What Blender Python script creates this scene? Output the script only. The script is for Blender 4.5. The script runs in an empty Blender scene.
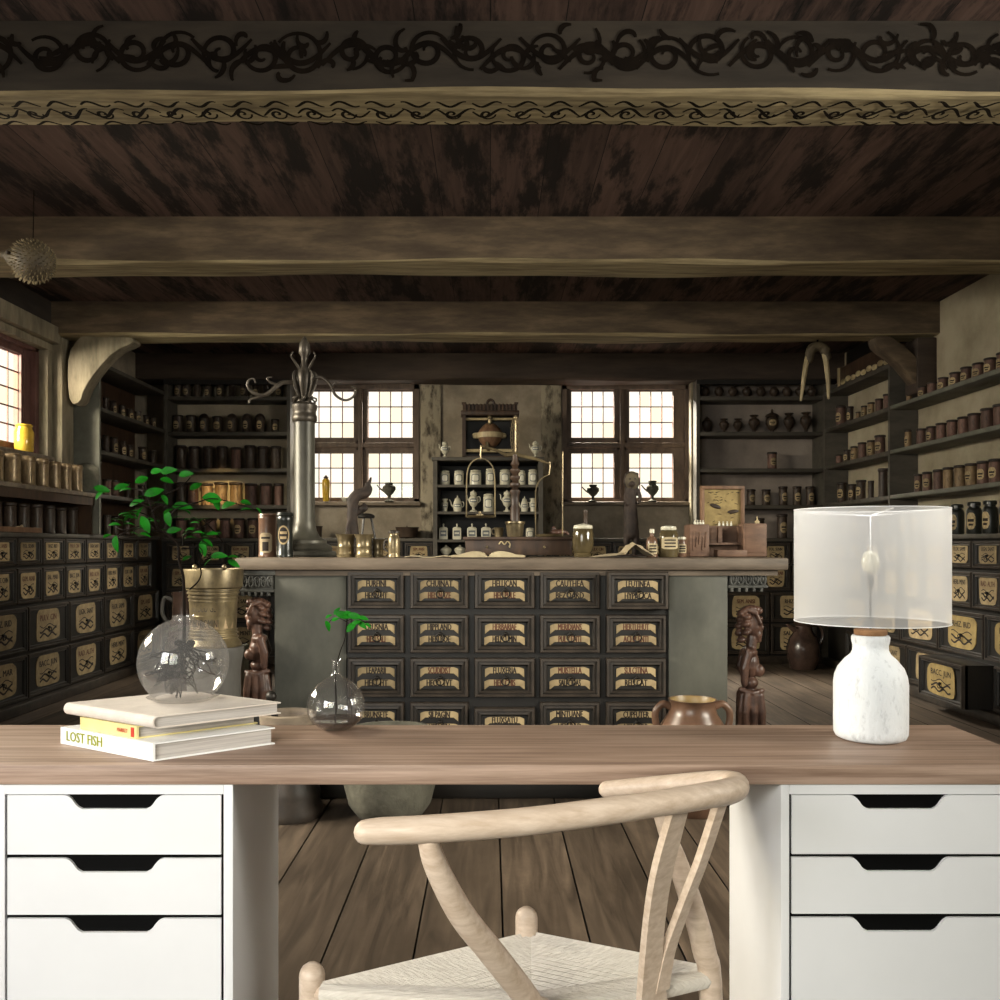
import bpy, bmesh, math, random
from mathutils import Vector, Matrix, Euler
random.seed(7)
scn = bpy.context.scene
COL = scn.collection
PI = math.pi
# camera model used to turn sizes read off the photograph into metres
F, CX, CY, H = 900.0, 490.0, 546.0, 1.06
def P(px, py, s):
    """point at depth F/s (s = pixels per metre there)"""
    return Vector(((px-CX)/s, F/s, H-(py-CY)/s))
def rgb(h):
    h = h.lstrip('#'); o = []
    for i in (0, 2, 4):
        c = int(h[i:i+2], 16)/255
        o.append(c/12.92 if c <= .04045 else ((c+.055)/1.055)**2.4)
    return (*o, 1)
# ---------------------------------------------------------------- materials
def M(name, c1, c2=None, scale=6, stretch=(1,1,1), rough=.6, metal=0, bump=0, detail=5, rnd=0, ramp=(.35,.65), spec=.4, c3=None, bscale=None):
    m = bpy.data.materials.new(name); m.use_nodes = True
    nt = m.node_tree; N = nt.nodes; L = nt.links
    b = N['Principled BSDF']; b.inputs['Roughness'].default_value = rough; b.inputs['Metallic'].default_value = metal
    b.inputs['Specular IOR Level'].default_value = spec
    c1 = rgb(c1); c2 = rgb(c2) if c2 else c1
    tc = N.new('ShaderNodeTexCoord'); mp = N.new('ShaderNodeMapping'); mp.inputs['Scale'].default_value = stretch
    L.new(tc.outputs['Object'], mp.inputs['Vector'])
    nz = N.new('ShaderNodeTexNoise'); nz.inputs['Scale'].default_value = scale; nz.inputs['Detail'].default_value = detail
    nz.inputs['Roughness'].default_value = .65
    L.new(mp.outputs['Vector'], nz.inputs['Vector'])
    rp = N.new('ShaderNodeValToRGB'); rp.color_ramp.elements[0].position = ramp[0]; rp.color_ramp.elements[1].position = ramp[1]
    rp.color_ramp.elements[0].color = c1; rp.color_ramp.elements[1].color = c2
    if c3:
        e = rp.color_ramp.elements.new((ramp[0]+ramp[1])/2); e.color = rgb(c3)
    L.new(nz.outputs['Fac'], rp.inputs['Fac'])
    out = rp.outputs['Color']
    if rnd:
        oi = N.new('ShaderNodeObjectInfo'); mr = N.new('ShaderNodeMapRange')
        mr.inputs['To Min'].default_value = 1-rnd; mr.inputs['To Max'].default_value = 1+rnd
        L.new(oi.outputs['Random'], mr.inputs['Value'])
        hs = N.new('ShaderNodeHueSaturation'); L.new(mr.outputs['Result'], hs.inputs['Value']); L.new(out, hs.inputs['Color'])
        out = hs.outputs['Color']
    L.new(out, b.inputs['Base Color'])
    if bump:
        bp = N.new('ShaderNodeBump'); bp.inputs['Strength'].default_value = bump; bp.inputs['Distance'].default_value = .01
        src = nz
        if bscale:
            src = N.new('ShaderNodeTexNoise'); src.inputs['Scale'].default_value = bscale; src.inputs['Detail'].default_value = 6
            L.new(mp.outputs['Vector'], src.inputs['Vector'])
        L.new(src.outputs['Fac'], bp.inputs['Height']); L.new(bp.outputs['Normal'], b.inputs['Normal'])
    return m
def planks(name, c1, c2, width, cgap, stain, rough=.7, axis='X', stain_amt=.5, bump=.3, sst=(1.6,.7,1)):
    """boards running along Y, each with its own tone, grain and dark joints"""
    m = bpy.data.materials.new(name); m.use_nodes = True
    nt = m.node_tree; N = nt.nodes; L = nt.links; b = N['Principled BSDF']
    b.inputs['Roughness'].default_value = rough; b.inputs['Specular IOR Level'].default_value = .3
    tc = N.new('ShaderNodeTexCoord'); sx = N.new('ShaderNodeSeparateXYZ'); L.new(tc.outputs['Object'], sx.inputs[0])
    def ma(op, a, bv=None):
        n = N.new('ShaderNodeMath'); n.operation = op
        for i, v in enumerate((a, bv)):
            if v is None: continue
            if isinstance(v, (int, float)): n.inputs[i].default_value = v
            else: L.new(v, n.inputs[i])
        return n.outputs[0]
    q = ma('DIVIDE', sx.outputs[axis], width); fl = ma('FLOOR', q); fr = ma('FRACT', q)
    wn = N.new('ShaderNodeTexWhiteNoise'); wn.noise_dimensions = '1D'; L.new(fl, wn.inputs['W'])
    cb = N.new('ShaderNodeCombineXYZ')
    L.new(ma('MULTIPLY', sx.outputs['X'], 14), cb.inputs[0]); L.new(ma('ADD', ma('MULTIPLY', sx.outputs['Y'], 1.1), ma('MULTIPLY', wn.outputs['Value'], 37)), cb.inputs[1])
    L.new(ma('MULTIPLY', wn.outputs['Value'], 11), cb.inputs[2])
    nz = N.new('ShaderNodeTexNoise'); nz.inputs['Scale'].default_value = 1.6; nz.inputs['Detail'].default_value = 8; nz.inputs['Distortion'].default_value = 1.2
    L.new(cb.outputs[0], nz.inputs['Vector'])
    rp = N.new('ShaderNodeValToRGB'); rp.color_ramp.elements[0].position = .3; rp.color_ramp.elements[1].position = .72
    rp.color_ramp.elements[0].color = rgb(c1); rp.color_ramp.elements[1].color = rgb(c2); L.new(nz.outputs['Fac'], rp.inputs['Fac'])
    hs = N.new('ShaderNodeHueSaturation'); L.new(rp.outputs['Color'], hs.inputs['Color'])
    L.new(ma('ADD', ma('MULTIPLY', wn.outputs['Value'], .5), .75), hs.inputs['Value'])
    n2 = N.new('ShaderNodeTexNoise'); n2.inputs['Scale'].default_value = 1.7; n2.inputs['Detail'].default_value = 7; n2.inputs['Roughness'].default_value = .7
    mp = N.new('ShaderNodeMapping'); mp.inputs['Scale'].default_value = sst; L.new(tc.outputs['Object'], mp.inputs['Vector']); L.new(mp.outputs['Vector'], n2.inputs['Vector'])
    r2 = N.new('ShaderNodeValToRGB'); r2.color_ramp.elements[0].position = .47; r2.color_ramp.elements[1].position = .57
    r2.color_ramp.elements[1].color = (stain_amt,)*3+(1,); r2.color_ramp.elements[0].color = (0,0,0,1); L.new(n2.outputs['Fac'], r2.inputs['Fac'])
    mx = N.new('ShaderNodeMixRGB'); mx.inputs['Color2'].default_value = rgb(stain); L.new(r2.outputs['Color'], mx.inputs['Fac']); L.new(hs.outputs['Color'], mx.inputs['Color1'])
    gp = ma('LESS_THAN', fr, .014)
    m2 = N.new('ShaderNodeMixRGB'); m2.inputs['Color2'].default_value = rgb(cgap); L.new(gp, m2.inputs['Fac']); L.new(mx.outputs['Color'], m2.inputs['Color1'])
    L.new(m2.outputs['Color'], b.inputs['Base Color'])
    bp = N.new('ShaderNodeBump'); bp.inputs['Strength'].default_value = bump; bp.inputs['Distance'].default_value = .006
    L.new(ma('SUBTRACT', nz.outputs['Fac'], gp), bp.inputs['Height']); L.new(bp.outputs['Normal'], b.inputs['Normal'])
    return m
def clear(name, tint='#ffffff', gloss=.12, haze=0, hazecol='#ffffff', rough=.02):
    m = bpy.data.materials.new(name); m.use_nodes = True
    nt = m.node_tree; N = nt.nodes; L = nt.links; N.remove(N['Principled BSDF']); o = N['Material Output']
    t = N.new('ShaderNodeBsdfTransparent'); t.inputs['Color'].default_value = rgb(tint)
    g = N.new('ShaderNodeBsdfGlossy'); g.inputs['Roughness'].default_value = rough
    lw = N.new('ShaderNodeLayerWeight'); lw.inputs['Blend'].default_value = .35
    ml = N.new('ShaderNodeMath'); ml.operation = 'MULTIPLY_ADD'; ml.inputs[1].default_value = gloss*2; ml.inputs[2].default_value = gloss*.25
    L.new(lw.outputs['Facing'], ml.inputs[0])
    x = N.new('ShaderNodeMixShader'); L.new(ml.outputs[0], x.inputs[0]); L.new(t.outputs[0], x.inputs[1]); L.new(g.outputs[0], x.inputs[2])
    last = x
    if haze:
        d = N.new('ShaderNodeBsdfDiffuse'); d.inputs['Color'].default_value = rgb(hazecol)
        y = N.new('ShaderNodeMixShader'); y.inputs[0].default_value = haze; L.new(x.outputs[0], y.inputs[1]); L.new(d.outputs[0], y.inputs[2]); last = y
    L.new(last.outputs[0], o.inputs['Surface']); return m
def shade_mat():
    m = bpy.data.materials.new('lamp_gauze'); m.use_nodes = True
    nt = m.node_tree; N = nt.nodes; L = nt.links; N.remove(N['Principled BSDF']); o = N['Material Output']
    t = N.new('ShaderNodeBsdfTransparent'); d = N.new('ShaderNodeBsdfDiffuse'); r = N.new('ShaderNodeBsdfTranslucent')
    d.inputs['Color'].default_value = (.93,.93,.94,1); r.inputs['Color'].default_value = (.93,.93,.95,1)
    a = N.new('ShaderNodeMixShader'); a.inputs[0].default_value = .5; L.new(d.outputs[0], a.inputs[1]); L.new(r.outputs[0], a.inputs[2])
    x = N.new('ShaderNodeMixShader'); x.inputs[0].default_value = .37; L.new(t.outputs[0], x.inputs[1]); L.new(a.outputs[0], x.inputs[2])
    L.new(x.outputs[0], o.inputs['Surface']); return m
m_plaster = M('old_plaster', '#71685c', '#968b7b', 3, rough=.9, bump=.2, c3='#837868', bscale=40)
m_plaster_r = M('yellowed_plaster', '#857b67', '#a69b85', 2.2, rough=.9, bump=.15, bscale=30)
m_floor = planks('floor_boards', '#382f27', '#65574a', .233, '#0d0a08', '#3a3027', .55, stain_amt=.45)
m_ceil = planks('ceiling_boards', '#44342f', '#5e4a42', .25, '#0a0706', '#150f0d', .8, stain_amt=.93, sst=(4,.8,1))
m_beam = M('beam_oak', '#41352a', '#675744', 3, (.8,4,4), rough=.85, bump=.4, c3='#504334')
m_beam_under = M('beam_oak_lit_under', '#6a5d45', '#a0916f', 3, (.8,9,9), rough=.8, bump=.5)  # paler oak for beam undersides, bounce light painted in
m_beam_dark = M('beam_painted_oak', '#29231d', '#40382f', 3, (.5,3,3), rough=.8, bump=.3)
m_scroll = M('scroll_paint', '#15110e', '#1f1914', 8, rough=.95, spec=.05)
m_beam_back = M('beam_smoked_oak', '#2c231d', '#43372e', 3, (.5,3,3), rough=.8, bump=.3)
m_post = M('post_oak', '#5f5747', '#877d69', 4, (3,3,.7), rough=.85, bump=.3)
m_timber = M('wall_timber', '#453d33', '#948a77', 7, (2.2,2.2,.9), rough=.9, bump=.4, ramp=(.36,.54))
m_darkboard = M('dark_board', '#231d19', '#372f28', 4, (3,.6,3), rough=.8, bump=.2)
m_frame = M('window_wood', '#4a3d35', '#66564a', 5, (3,3,1), rough=.6)
m_redframe = M('red_window_wood', '#4a302b', '#634540', 5, (3,3,1), rough=.6)
m_lead = M('glazing_lead', '#5a3228', '#74473a', 9, rough=.6)
m_sill = M('sill_wood', '#5b5046', '#7d7060', 6, (.6,3,3), rough=.7)
m_shelf = M('shelf_grey_paint', '#39352f', '#4d4840', 5, (.7,2,2), rough=.65, bump=.1)
m_shelf_edge = M('shelf_green_grey', '#55544b', '#6d6c62', 4, rough=.7)
m_unit = M('cabinet_black_paint', '#161412', '#211e1b', 6, rough=.5, bump=.1)
m_moulding = M('moulding_worn_black', '#221d18', '#3b322a', 12, (1,1,1), rough=.5, bump=.1)
m_parch = M('label_parchment', '#75644a', '#ae9a74', 9, rough=.85, rnd=.25, ramp=(.3,.7))
m_gold = M('label_gold', '#7d6a41', '#b29a62', 9, rough=.7, ramp=(.3,.7))
m_ink = M('label_ink', '#1b1511', '#2a1f18', 9, rough=.8)
m_redink = M('label_red_ink', '#4a2a1d', '#5c3626', 9, rough=.8)
m_iron = M('dark_iron', '#1b1917', '#2d2a27', 20, rough=.45, metal=.6)
m_canister = M('canister_brown', '#43312a', '#684c41', 6, (1,1,.4), rough=.6, rnd=.3, bump=.1)
m_canister_tan = M('canister_tan', '#5e4a35', '#8b7353', 6, (1,1,.5), rough=.6, rnd=.25, bump=.1)
m_lid_dark = M('lid_dark', '#1d1612', '#33271f', 8, rough=.55, rnd=.2)
m_darkjar = M('jar_dark_glaze', '#271f19', '#43372e', 5, rough=.42, rnd=.25, spec=.25)
m_greenjar = M('jar_black_glass', '#151614', '#242622', 5, rough=.28)
m_copper = M('copper_tin', '#5f4f3c', '#947f60', 6, (1,1,.5), rough=.4, metal=.35, rnd=.15)
m_brass = M('aged_brass', '#4a4132', '#8a7b5c', 9, (1,1,.6), rough=.33, metal=.55, bump=.1)
m_darkbrass = M('dark_bronze', '#322c26', '#575047', 12, rough=.4, metal=.5, bump=.15)
m_cer = M('ceramic_white', '#a9a491', '#c8c3b0', 6, rough=.25)
m_cer_mark = M('ceramic_blue_mark', '#4a4d50', '#6b6d6c', 12, rough=.4)
m_counter = M('counter_green_paint', '#3b3b34', '#54534a', 3, (1.2,1.2,.7), rough=.6, bump=.12)
m_ctop = M('counter_top_wood', '#44392e', '#6b5e50', 4, (.6,4,4), rough=.6, bump=.2)
m_carve = M('carved_wood', '#35251f', '#60463a', 14, rough=.4, bump=.2)
m_capital = M('carved_grey_paint', '#2d2d2a', '#4b4a45', 14, rough=.6, bump=.2)
m_pillar = M('iron_pillar', '#35332d', '#5c594f', 4, (2,2,.5), rough=.42, metal=.3, bump=.1)
m_dkwood = M('dark_wood', '#2a1e17', '#463325', 6, (3,3,.8), rough=.5, bump=.15)
m_midwood = M('mid_wood', '#553d2c', '#7a5c44', 6, (3,3,.8), rough=.6, bump=.15)
m_boxwood = M('box_wood', '#4f3a2d', '#735745', 6, (1,3,3), rough=.6, bump=.2)
m_paper = M('old_paper', '#8e8066', '#b8aa8a', 6, rough=.9)
m_paper2 = M('brown_paper', '#85775f', '#ab9c80', 6, rough=.9, bump=.2)
m_greenglass = M('green_glass', '#362f20', '#564b34', 5, rough=.1)
m_yellow = M('yellow_glass', '#a8842a', '#d4b045', 5, rough=.15)
m_clay = M('brown_clay', '#483529', '#6d5241', 6, rough=.3, bump=.1)
m_clay_in = M('ochre_glaze', '#75613c', '#92794d', 6, rough=.4)
m_stone = M('grey_stone', '#45433a', '#636054', 7, rough=.9, bump=.4, bscale=40)
m_bone = M('horn', '#8d7d5e', '#b5a582', 8, (2,2,.6), rough=.5)
m_fish = M('dried_fish_skin', '#3a3125', '#5d523f', 12, rough=.7)
m_fishspine = M('dried_spines', '#5c503b', '#857759', 12, rough=.7)
m_hair = M('fur_dark', '#1f1814', '#3a2d25', 20, rough=.7, bump=.3)
m_jug = M('jug_glaze', '#2f2420', '#4d3c34', 5, rough=.25)
m_pedestal = M('pedestal_grey', '#3f3d3a', '#5d5a55', 4, (1,1,.5), rough=.6)
m_desk = M('desk_walnut', '#7d6556', '#ab9282', 9, (.3,9,9), rough=.5, bump=.1, detail=10, c3='#957d6d', ramp=(.36,.64))
m_white = M('white_lacquer', '#dcdcdf', '#e3e3e6', 2, rough=.45)
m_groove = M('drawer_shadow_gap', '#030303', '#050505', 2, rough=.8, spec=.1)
m_chair = M('oak_soaped', '#bda793', '#d6c3b2', 16, (.8,6,6), rough=.42, detail=8, bump=.03)
m_cord = M('paper_cord', '#c9c0b6', '#dfd8ce', 60, (.3,6,1), rough=.9, bump=.4)
m_cord2 = M('paper_cord_cross', '#cfc5b6', '#e2d9cc', 60, (6,.3,1), rough=.9, bump=.4)
m_cover_cream = M('book_cloth_cream', '#cfc4ba', '#dcd2c8', 30, rough=.8)
m_cover_yellow = M('book_cover_yellow', '#d8c98a', '#e3d69c', 8, rough=.5)
m_cover_white = M('book_cover_white', '#ececec', '#f2f2f0', 8, rough=.4)
m_pages = M('book_pages', '#a59f9b', '#c2bcb7', 30, (.2,.2,14), rough=.9)
m_lime = M('lime_print', '#868f1f', '#949c2c', 8, rough=.5)
m_redprint = M('red_print', '#c03a2c', '#c94a38', 8, rough=.5)
m_leaf = M('leaf_green', '#0c4d09', '#177a10', 30, rough=.6, rnd=.15, spec=.15)
m_stem = M('twig_brown', '#0f0b08', '#1c140f', 20, rough=.9, spec=.08)
m_root = M('root_dark', '#070504', '#120d0a', 20, rough=.95, spec=.05)
m_vase = clear('vase_glass', '#fafafa', .16, .10, '#d8d4d0')
m_flask = clear('flask_glass', '#f6f6f6', .22, .03, '#d8d4d0')
m_water = clear('water', '#b9aca0', .15, 0)
m_lampcer = M('lamp_crackle_white', '#b4b7bd', '#dadde2', 85, (1,1,.5), rough=.55, bump=.4, ramp=(.25,.45))
m_cork = M('cork', '#6d4c33', '#9a7452', 25, rough=.85, bump=.3)
m_shade = shade_mat()
m_bulb = M('lit_bulb', '#ffffff', rough=.4); m_bulb.node_tree.nodes['Principled BSDF'].inputs['Emission Color'].default_value = (1,.98,.95,1); m_bulb.node_tree.nodes['Principled BSDF'].inputs['Emission Strength'].default_value = .6
m_pane = clear('window_pane', '#fffaf0', .06)
m_pane_y = clear('window_pane_yellow', '#fff6dc', .06)
m_pane_g = clear('window_pane_green', '#f6f8e6', .06)
m_insect = M('insect_board', '#6f5d3c', '#968355', 14, rough=.8)
# ---------------------------------------------------------------- mesh builder
def chaikin(pts, n=2, closed=False):
    pts = [Vector(p) for p in pts]
    for _ in range(n):
        o = [] if closed else [pts[0]]
        k = len(pts) if closed else len(pts)-1
        for i in range(k):
            a, b = pts[i], pts[(i+1) % len(pts)]
            o += [a*.75+b*.25, a*.25+b*.75]
        if not closed: o.append(pts[-1])
        pts = o
    return pts
def spline(pts, n=6):
    """Catmull-Rom through tuples of any length"""
    o = []; k = len(pts)
    for i in range(k-1):
        p0, p1, p2, p3 = pts[max(i-1,0)], pts[i], pts[i+1], pts[min(i+2,k-1)]
        for j in range(n):
            t = j/n
            o.append(tuple(.5*(2*b+(c-a)*t+(2*a-5*b+4*c-d)*t*t+(3*b-a-3*c+d)*t**3) for a, b, c, d in zip(p0,p1,p2,p3)))
    o.append(tuple(pts[-1])); return o
class MB:
    def __init__(s): s.v = []; s.f = []; s.m = []; s.sm = []; s.T = Matrix()
    def add(s, vs, fs, mi=0, smooth=False):
        b = len(s.v); T = s.T
        s.v += [T @ Vector(p) for p in vs]
        for f in fs: s.f.append([b+i for i in f]); s.m.append(mi); s.sm.append(smooth)
        return s
    def box(s, a, b, mi=0, bev=0, seg=2):
        x0,y0,z0 = (min(a[i],b[i]) for i in range(3)); x1,y1,z1 = (max(a[i],b[i]) for i in range(3))
        vs = [(x0,y0,z0),(x1,y0,z0),(x1,y1,z0),(x0,y1,z0),(x0,y0,z1),(x1,y0,z1),(x1,y1,z1),(x0,y1,z1)]
        fs = [(0,3,2,1),(4,5,6,7),(0,1,5,4),(1,2,6,5),(2,3,7,6),(3,0,4,7)]
        if bev: return s.bev(vs, fs, bev, mi, seg)
        return s.add(vs, fs, mi)
    def bev(s, vs, fs, w, mi=0, seg=2):
        bm = bmesh.new(); V = [bm.verts.new(p) for p in vs]
        for f in fs: bm.faces.new([V[i] for i in f])
        bmesh.ops.recalc_face_normals(bm, faces=bm.faces)
        bmesh.ops.bevel(bm, geom=list(bm.edges), offset=w, segments=seg, profile=.5, affect='EDGES', clamp_overlap=True)
        bm.verts.index_update()
        s.add([v.co.copy() for v in bm.verts], [[v.index for v in f.verts] for f in bm.faces], mi, True); bm.free(); return s
    def prism(s, poly, ext, mi=0, bev=0, smooth=False):
        poly = [Vector(p) for p in poly]; ext = Vector(ext); n = len(poly)
        vs = poly+[p+ext for p in poly]
        fs = [list(range(n))[::-1], list(range(n,2*n))]+[(i,(i+1)%n,n+(i+1)%n,n+i) for i in range(n)]
        nor = Vector((0,0,0))
        for i in range(n): nor += poly[i].cross(poly[(i+1)%n])
        if nor.dot(ext) < 0: fs = [f[::-1] for f in fs]
        if bev: return s.bev(vs, fs, bev, mi)
        return s.add(vs, fs, mi, smooth)
    def lathe(s, prof, c=(0,0,0), seg=20, mi=0, a0=0, a1=2*PI, sx=1, sy=1):
        full = abs(a1-a0-2*PI) < 1e-6; n = seg if full else seg+1
        vs = []; fs = []; idx = []
        for r, z in prof:
            if r < 1e-6 and full:
                idx.append([len(vs)]*n); vs.append((c[0],c[1],c[2]+z))
            else:
                row = []
                for i in range(n):
                    a = a0+(a1-a0)*i/seg; row.append(len(vs)); vs.append((c[0]+r*sx*math.cos(a), c[1]+r*sy*math.sin(a), c[2]+z))
                idx.append(row)
        for k in range(len(prof)-1):
            A, B = idx[k], idx[k+1]
            for i in range(seg):
                j = (i+1) % n
                f = []
                for q in (A[i],A[j],B[j],B[i]):
                    if q not in f: f.append(q)
                if len(f) > 2: fs.append(f)
        return s.add(vs, fs, mi, True)
    def tube(s, pts, r, seg=8, mi=0, cap=True, flat=1.0, closed=False):
        pts = [Vector(p) for p in pts]; n = len(pts)
        R = list(r) if isinstance(r, (list,tuple)) else [r]*n
        if len(R) != n: R = [R[0]+(R[-1]-R[0])*i/(n-1) for i in range(n)] if len(R) == 2 else [R[min(len(R)-1, int(i*(len(R)-1)/(n-1)))]*(1-((i*(len(R)-1)/(n-1))%1))+R[min(len(R)-1, int(i*(len(R)-1)/(n-1))+1)]*((i*(len(R)-1)/(n-1))%1) for i in range(n)]
        t0 = (pts[1]-pts[0]).normalized(); up = Vector((0,0,1)) if abs(t0.z) < .9 else Vector((0,1,0))
        nrm = (up-t0*up.dot(t0)).normalized(); vs = []; fs = []
        for i in range(n):
            if closed: t = pts[(i+1)%n]-pts[i-1]
            else: t = pts[min(i+1,n-1)]-pts[max(i-1,0)]
            if t.length < 1e-9: t = t0
            t = t.normalized(); nrm = nrm-t*nrm.dot(t)
            nrm = nrm.normalized() if nrm.length > 1e-6 else t.orthogonal().normalized(); bn = t.cross(nrm)
            for k in range(seg):
                a = 2*PI*k/seg; vs.append(pts[i]+(nrm*math.cos(a)+bn*math.sin(a)*flat)*R[i])
        for i in range(n if closed else n-1):
            for k in range(seg):
                a, b = i*seg+k, i*seg+(k+1)%seg; j = ((i+1)%n)*seg
                fs.append((a,b,j+(k+1)%seg,j+k))
        if cap and not closed:
            for i, d in ((0,-1),(n-1,1)):
                t = (pts[1]-pts[0]) if i == 0 else (pts[-1]-pts[-2])
                if R[i] < 1e-5: continue
                t = t.normalized()*d
                prev = list(range(i*seg, i*seg+seg))
                for sc, ds in ((.93,.36),(.75,.66),(.42,.9),(.0,1.0)):
                    if sc:
                        row = []
                        for k in range(seg): row.append(len(vs)); vs.append(pts[i]+(vs[i*seg+k]-pts[i])*sc+t*R[i]*ds*(flat if flat < 1 else 1))
                    else:
                        row = [len(vs)]*seg; vs.append(pts[i]+t*R[i]*(flat if flat < 1 else 1))
                    for k in range(seg):
                        q = [prev[k],prev[(k+1)%seg],row[(k+1)%seg],row[k]]; w = []
                        for z in q:
                            if z not in w: w.append(z)
                        fs.append(w if d > 0 else w[::-1])
                    prev = row
        return s.add(vs, fs, mi, True)
    def ell(s, c, r, mi=0, seg=14, rot=None):
        r = (r,)*3 if isinstance(r, (int,float)) else r
        vs = []; fs = []; n = seg; k = max(6, seg//2)
        Rm = Euler(rot).to_matrix() if rot else None
        for i in range(k+1):
            th = PI*i/k
            for j in range(n):
                ph = 2*PI*j/n; p = Vector((r[0]*math.sin(th)*math.cos(ph), r[1]*math.sin(th)*math.sin(ph), r[2]*math.cos(th)))
                if Rm: p = Rm @ p
                vs.append(Vector(c)+p)
        for i in range(k):
            for j in range(n):
                a, b = i*n+j, i*n+(j+1)%n
                if i == 0: fs.append((a,a+n,b+n))
                elif i == k-1: fs.append((a,a+n,b))
                else: fs.append((a,a+n,b+n,b))
        return s.add(vs, fs, mi, True)
    def cylpatch(s, r, z0, z1, half, c=(0,0,0), mi=0, seg=6, corner=.25):
        """a label wrapped on the front (-Y) of a round body"""
        vs = []; fs = []
        for i in range(seg+1):
            u = -1+2*i/seg; a = -PI/2+u*half; k = corner*(z1-z0)*(abs(u)**4)
            vs += [(c[0]+r*math.cos(a), c[1]+r*math.sin(a), c[2]+z0+k), (c[0]+r*math.cos(a), c[1]+r*math.sin(a), c[2]+z1-k)]
        for i in range(seg): fs.append((2*i,2*i+2,2*i+3,2*i+1))
        return s.add(vs, fs, mi, True)
    def text(s, txt, o, size, mi=0, ux=(1,0,0), uz=(0,0,1), sx=1.0, bold=0):
        vs, fs = glyphs(txt); ux = Vector(ux); uz = Vector(uz); o = Vector(o)
        nn = ux.cross(uz)
        for k in range(3 if bold else 1):
            s.add([o+ux*(x*size*sx+(k-1)*bold*size)+uz*(y*size)+nn*(.00012*k) for x, y in vs], fs, mi)
        return s
    def mesh(s, name, mats):
        me = bpy.data.meshes.new(name); me.from_pydata([tuple(p) for p in s.v], [], s.f)
        for m in (mats if isinstance(mats, (list,tuple)) else [mats]): me.materials.append(m)
        me.polygons.foreach_set('material_index', s.m); me.polygons.foreach_set('use_smooth', s.sm)
        if any(s.sm): me.set_sharp_from_angle(angle=math.radians(42))
        me.update(); return me
    def build(s, name, mats, parent=None, local=False, loc=None):
        o = bpy.data.objects.new(name, s.mesh(name, mats)); COL.objects.link(o)
        if parent is not None:
            o.parent = parent
            if not local: o.matrix_parent_inverse = Matrix.Translation(-wloc(parent))
        if loc is not None: o.location = loc
        return o
def wloc(o):
    v = Vector(o.location)
    while o.parent is not None:
        v = v+o.matrix_parent_inverse.to_translation()+Vector((0,0,0)); o = o.parent; v = v+Vector(o.location)
    return v
_gl = {}
def glyphs(txt):
    if txt not in _gl:
        cu = bpy.data.curves.new('t', 'FONT'); cu.body = txt; cu.align_x = 'CENTER'; cu.align_y = 'CENTER'; cu.resolution_u = 2
        ob = bpy.data.objects.new('t', cu); COL.objects.link(ob)
        dg = bpy.context.evaluated_depsgraph_get(); ev = ob.evaluated_get(dg); me = ev.to_mesh()
        _gl[txt] = ([(v.co.x, v.co.y) for v in me.vertices], [tuple(p.vertices) for p in me.polygons])
        ev.to_mesh_clear(); bpy.data.objects.remove(ob); bpy.data.curves.remove(cu)
    return _gl[txt]
def blob(mb, name, mats, parent=None, voxel=.006, smooth=3, local=False, tagd=None):
    """melts the shapes of a builder into one continuous skin"""
    me = mb.mesh('t', mats); o = bpy.data.objects.new('t', me); COL.objects.link(o)
    r = o.modifiers.new('r', 'REMESH'); r.mode = 'VOXEL'; r.voxel_size = voxel
    if smooth:
        q = o.modifiers.new('s', 'SMOOTH'); q.iterations = smooth; q.factor = .5
    dg = bpy.context.evaluated_depsgraph_get(); n = bpy.data.meshes.new_from_object(o.evaluated_get(dg)); bpy.data.objects.remove(o)
    n.name = name
    for p in n.polygons: p.use_smooth = True
    if not n.materials: n.materials.append(mats if not isinstance(mats, (list,tuple)) else mats[0])
    ob = bpy.data.objects.new(name, n); COL.objects.link(ob)
    if parent is not None:
        ob.parent = parent
        if not local: ob.matrix_parent_inverse = Matrix.Translation(-wloc(parent))
    return ob
def tag(o, label=None, cat=None, group=None, kind=None):
    if label: o['label'] = label
    if cat: o['category'] = cat
    if group: o['group'] = group
    if kind: o['kind'] = kind
    return o
def thing(name, label, cat, loc=(0,0,0), rz=0, group=None):
    o = bpy.data.objects.new(name, None); COL.objects.link(o); o.location = loc; o.rotation_euler = (0,0,rz); o.empty_display_size = .05
    return tag(o, label, cat, group)
def struct(name, mb, mats, label=None, parent=None):
    o = mb.build(name, mats, parent); o['kind'] = 'structure'
    if label: o['label'] = label
    return o
def dup(o, parent=None):
    c = o.copy(); COL.objects.link(c)
    if parent is not None: c.parent = parent
    for ch in KIDS.get(o.name, []) or list(o.children): dup(ch, c)
    return c
KIDS = {}
ORD = ['first','second','third','fourth','fifth','sixth','seventh','eighth','ninth','tenth','eleventh','twelfth']
# ---------------------------------------------------------------- the room
XL, XR, YB, YF, ZC = -3.2, 3.2, 8.41, -.8, 2.80
def wall(mb, fixed, t, u0, u1, z0, z1, holes, axis):
    us = sorted({u0,u1}|{h[0] for h in holes}|{h[1] for h in holes}); zs = sorted({z0,z1}|{h[2] for h in holes}|{h[3] for h in holes})
    for a, b in zip(us, us[1:]):
        for c, d in zip(zs, zs[1:]):
            if any(h[0] <= a and b <= h[1] and h[2] <= c and d <= h[3] for h in holes): continue
            if axis == 'x': mb.box((fixed,a,c),(fixed+t,b,d))
            else: mb.box((a,fixed,c),(b,fixed+t,d))
    return mb
WB1 = ((299-CX)/107, (419-CX)/107, 1.47, 2.57); WB2 = ((562-CX)/107, (690-CX)/107, 1.47, 2.57)
WL1 = (4.9, 6.36, 1.68, 2.47); WL2 = (2.2, 4.3, 1.5, 2.47); WR = (.7, 2.7, 1.1, 2.4); WF = (-2.5, -.1, .85, 2.3)
fl = MB()
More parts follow.
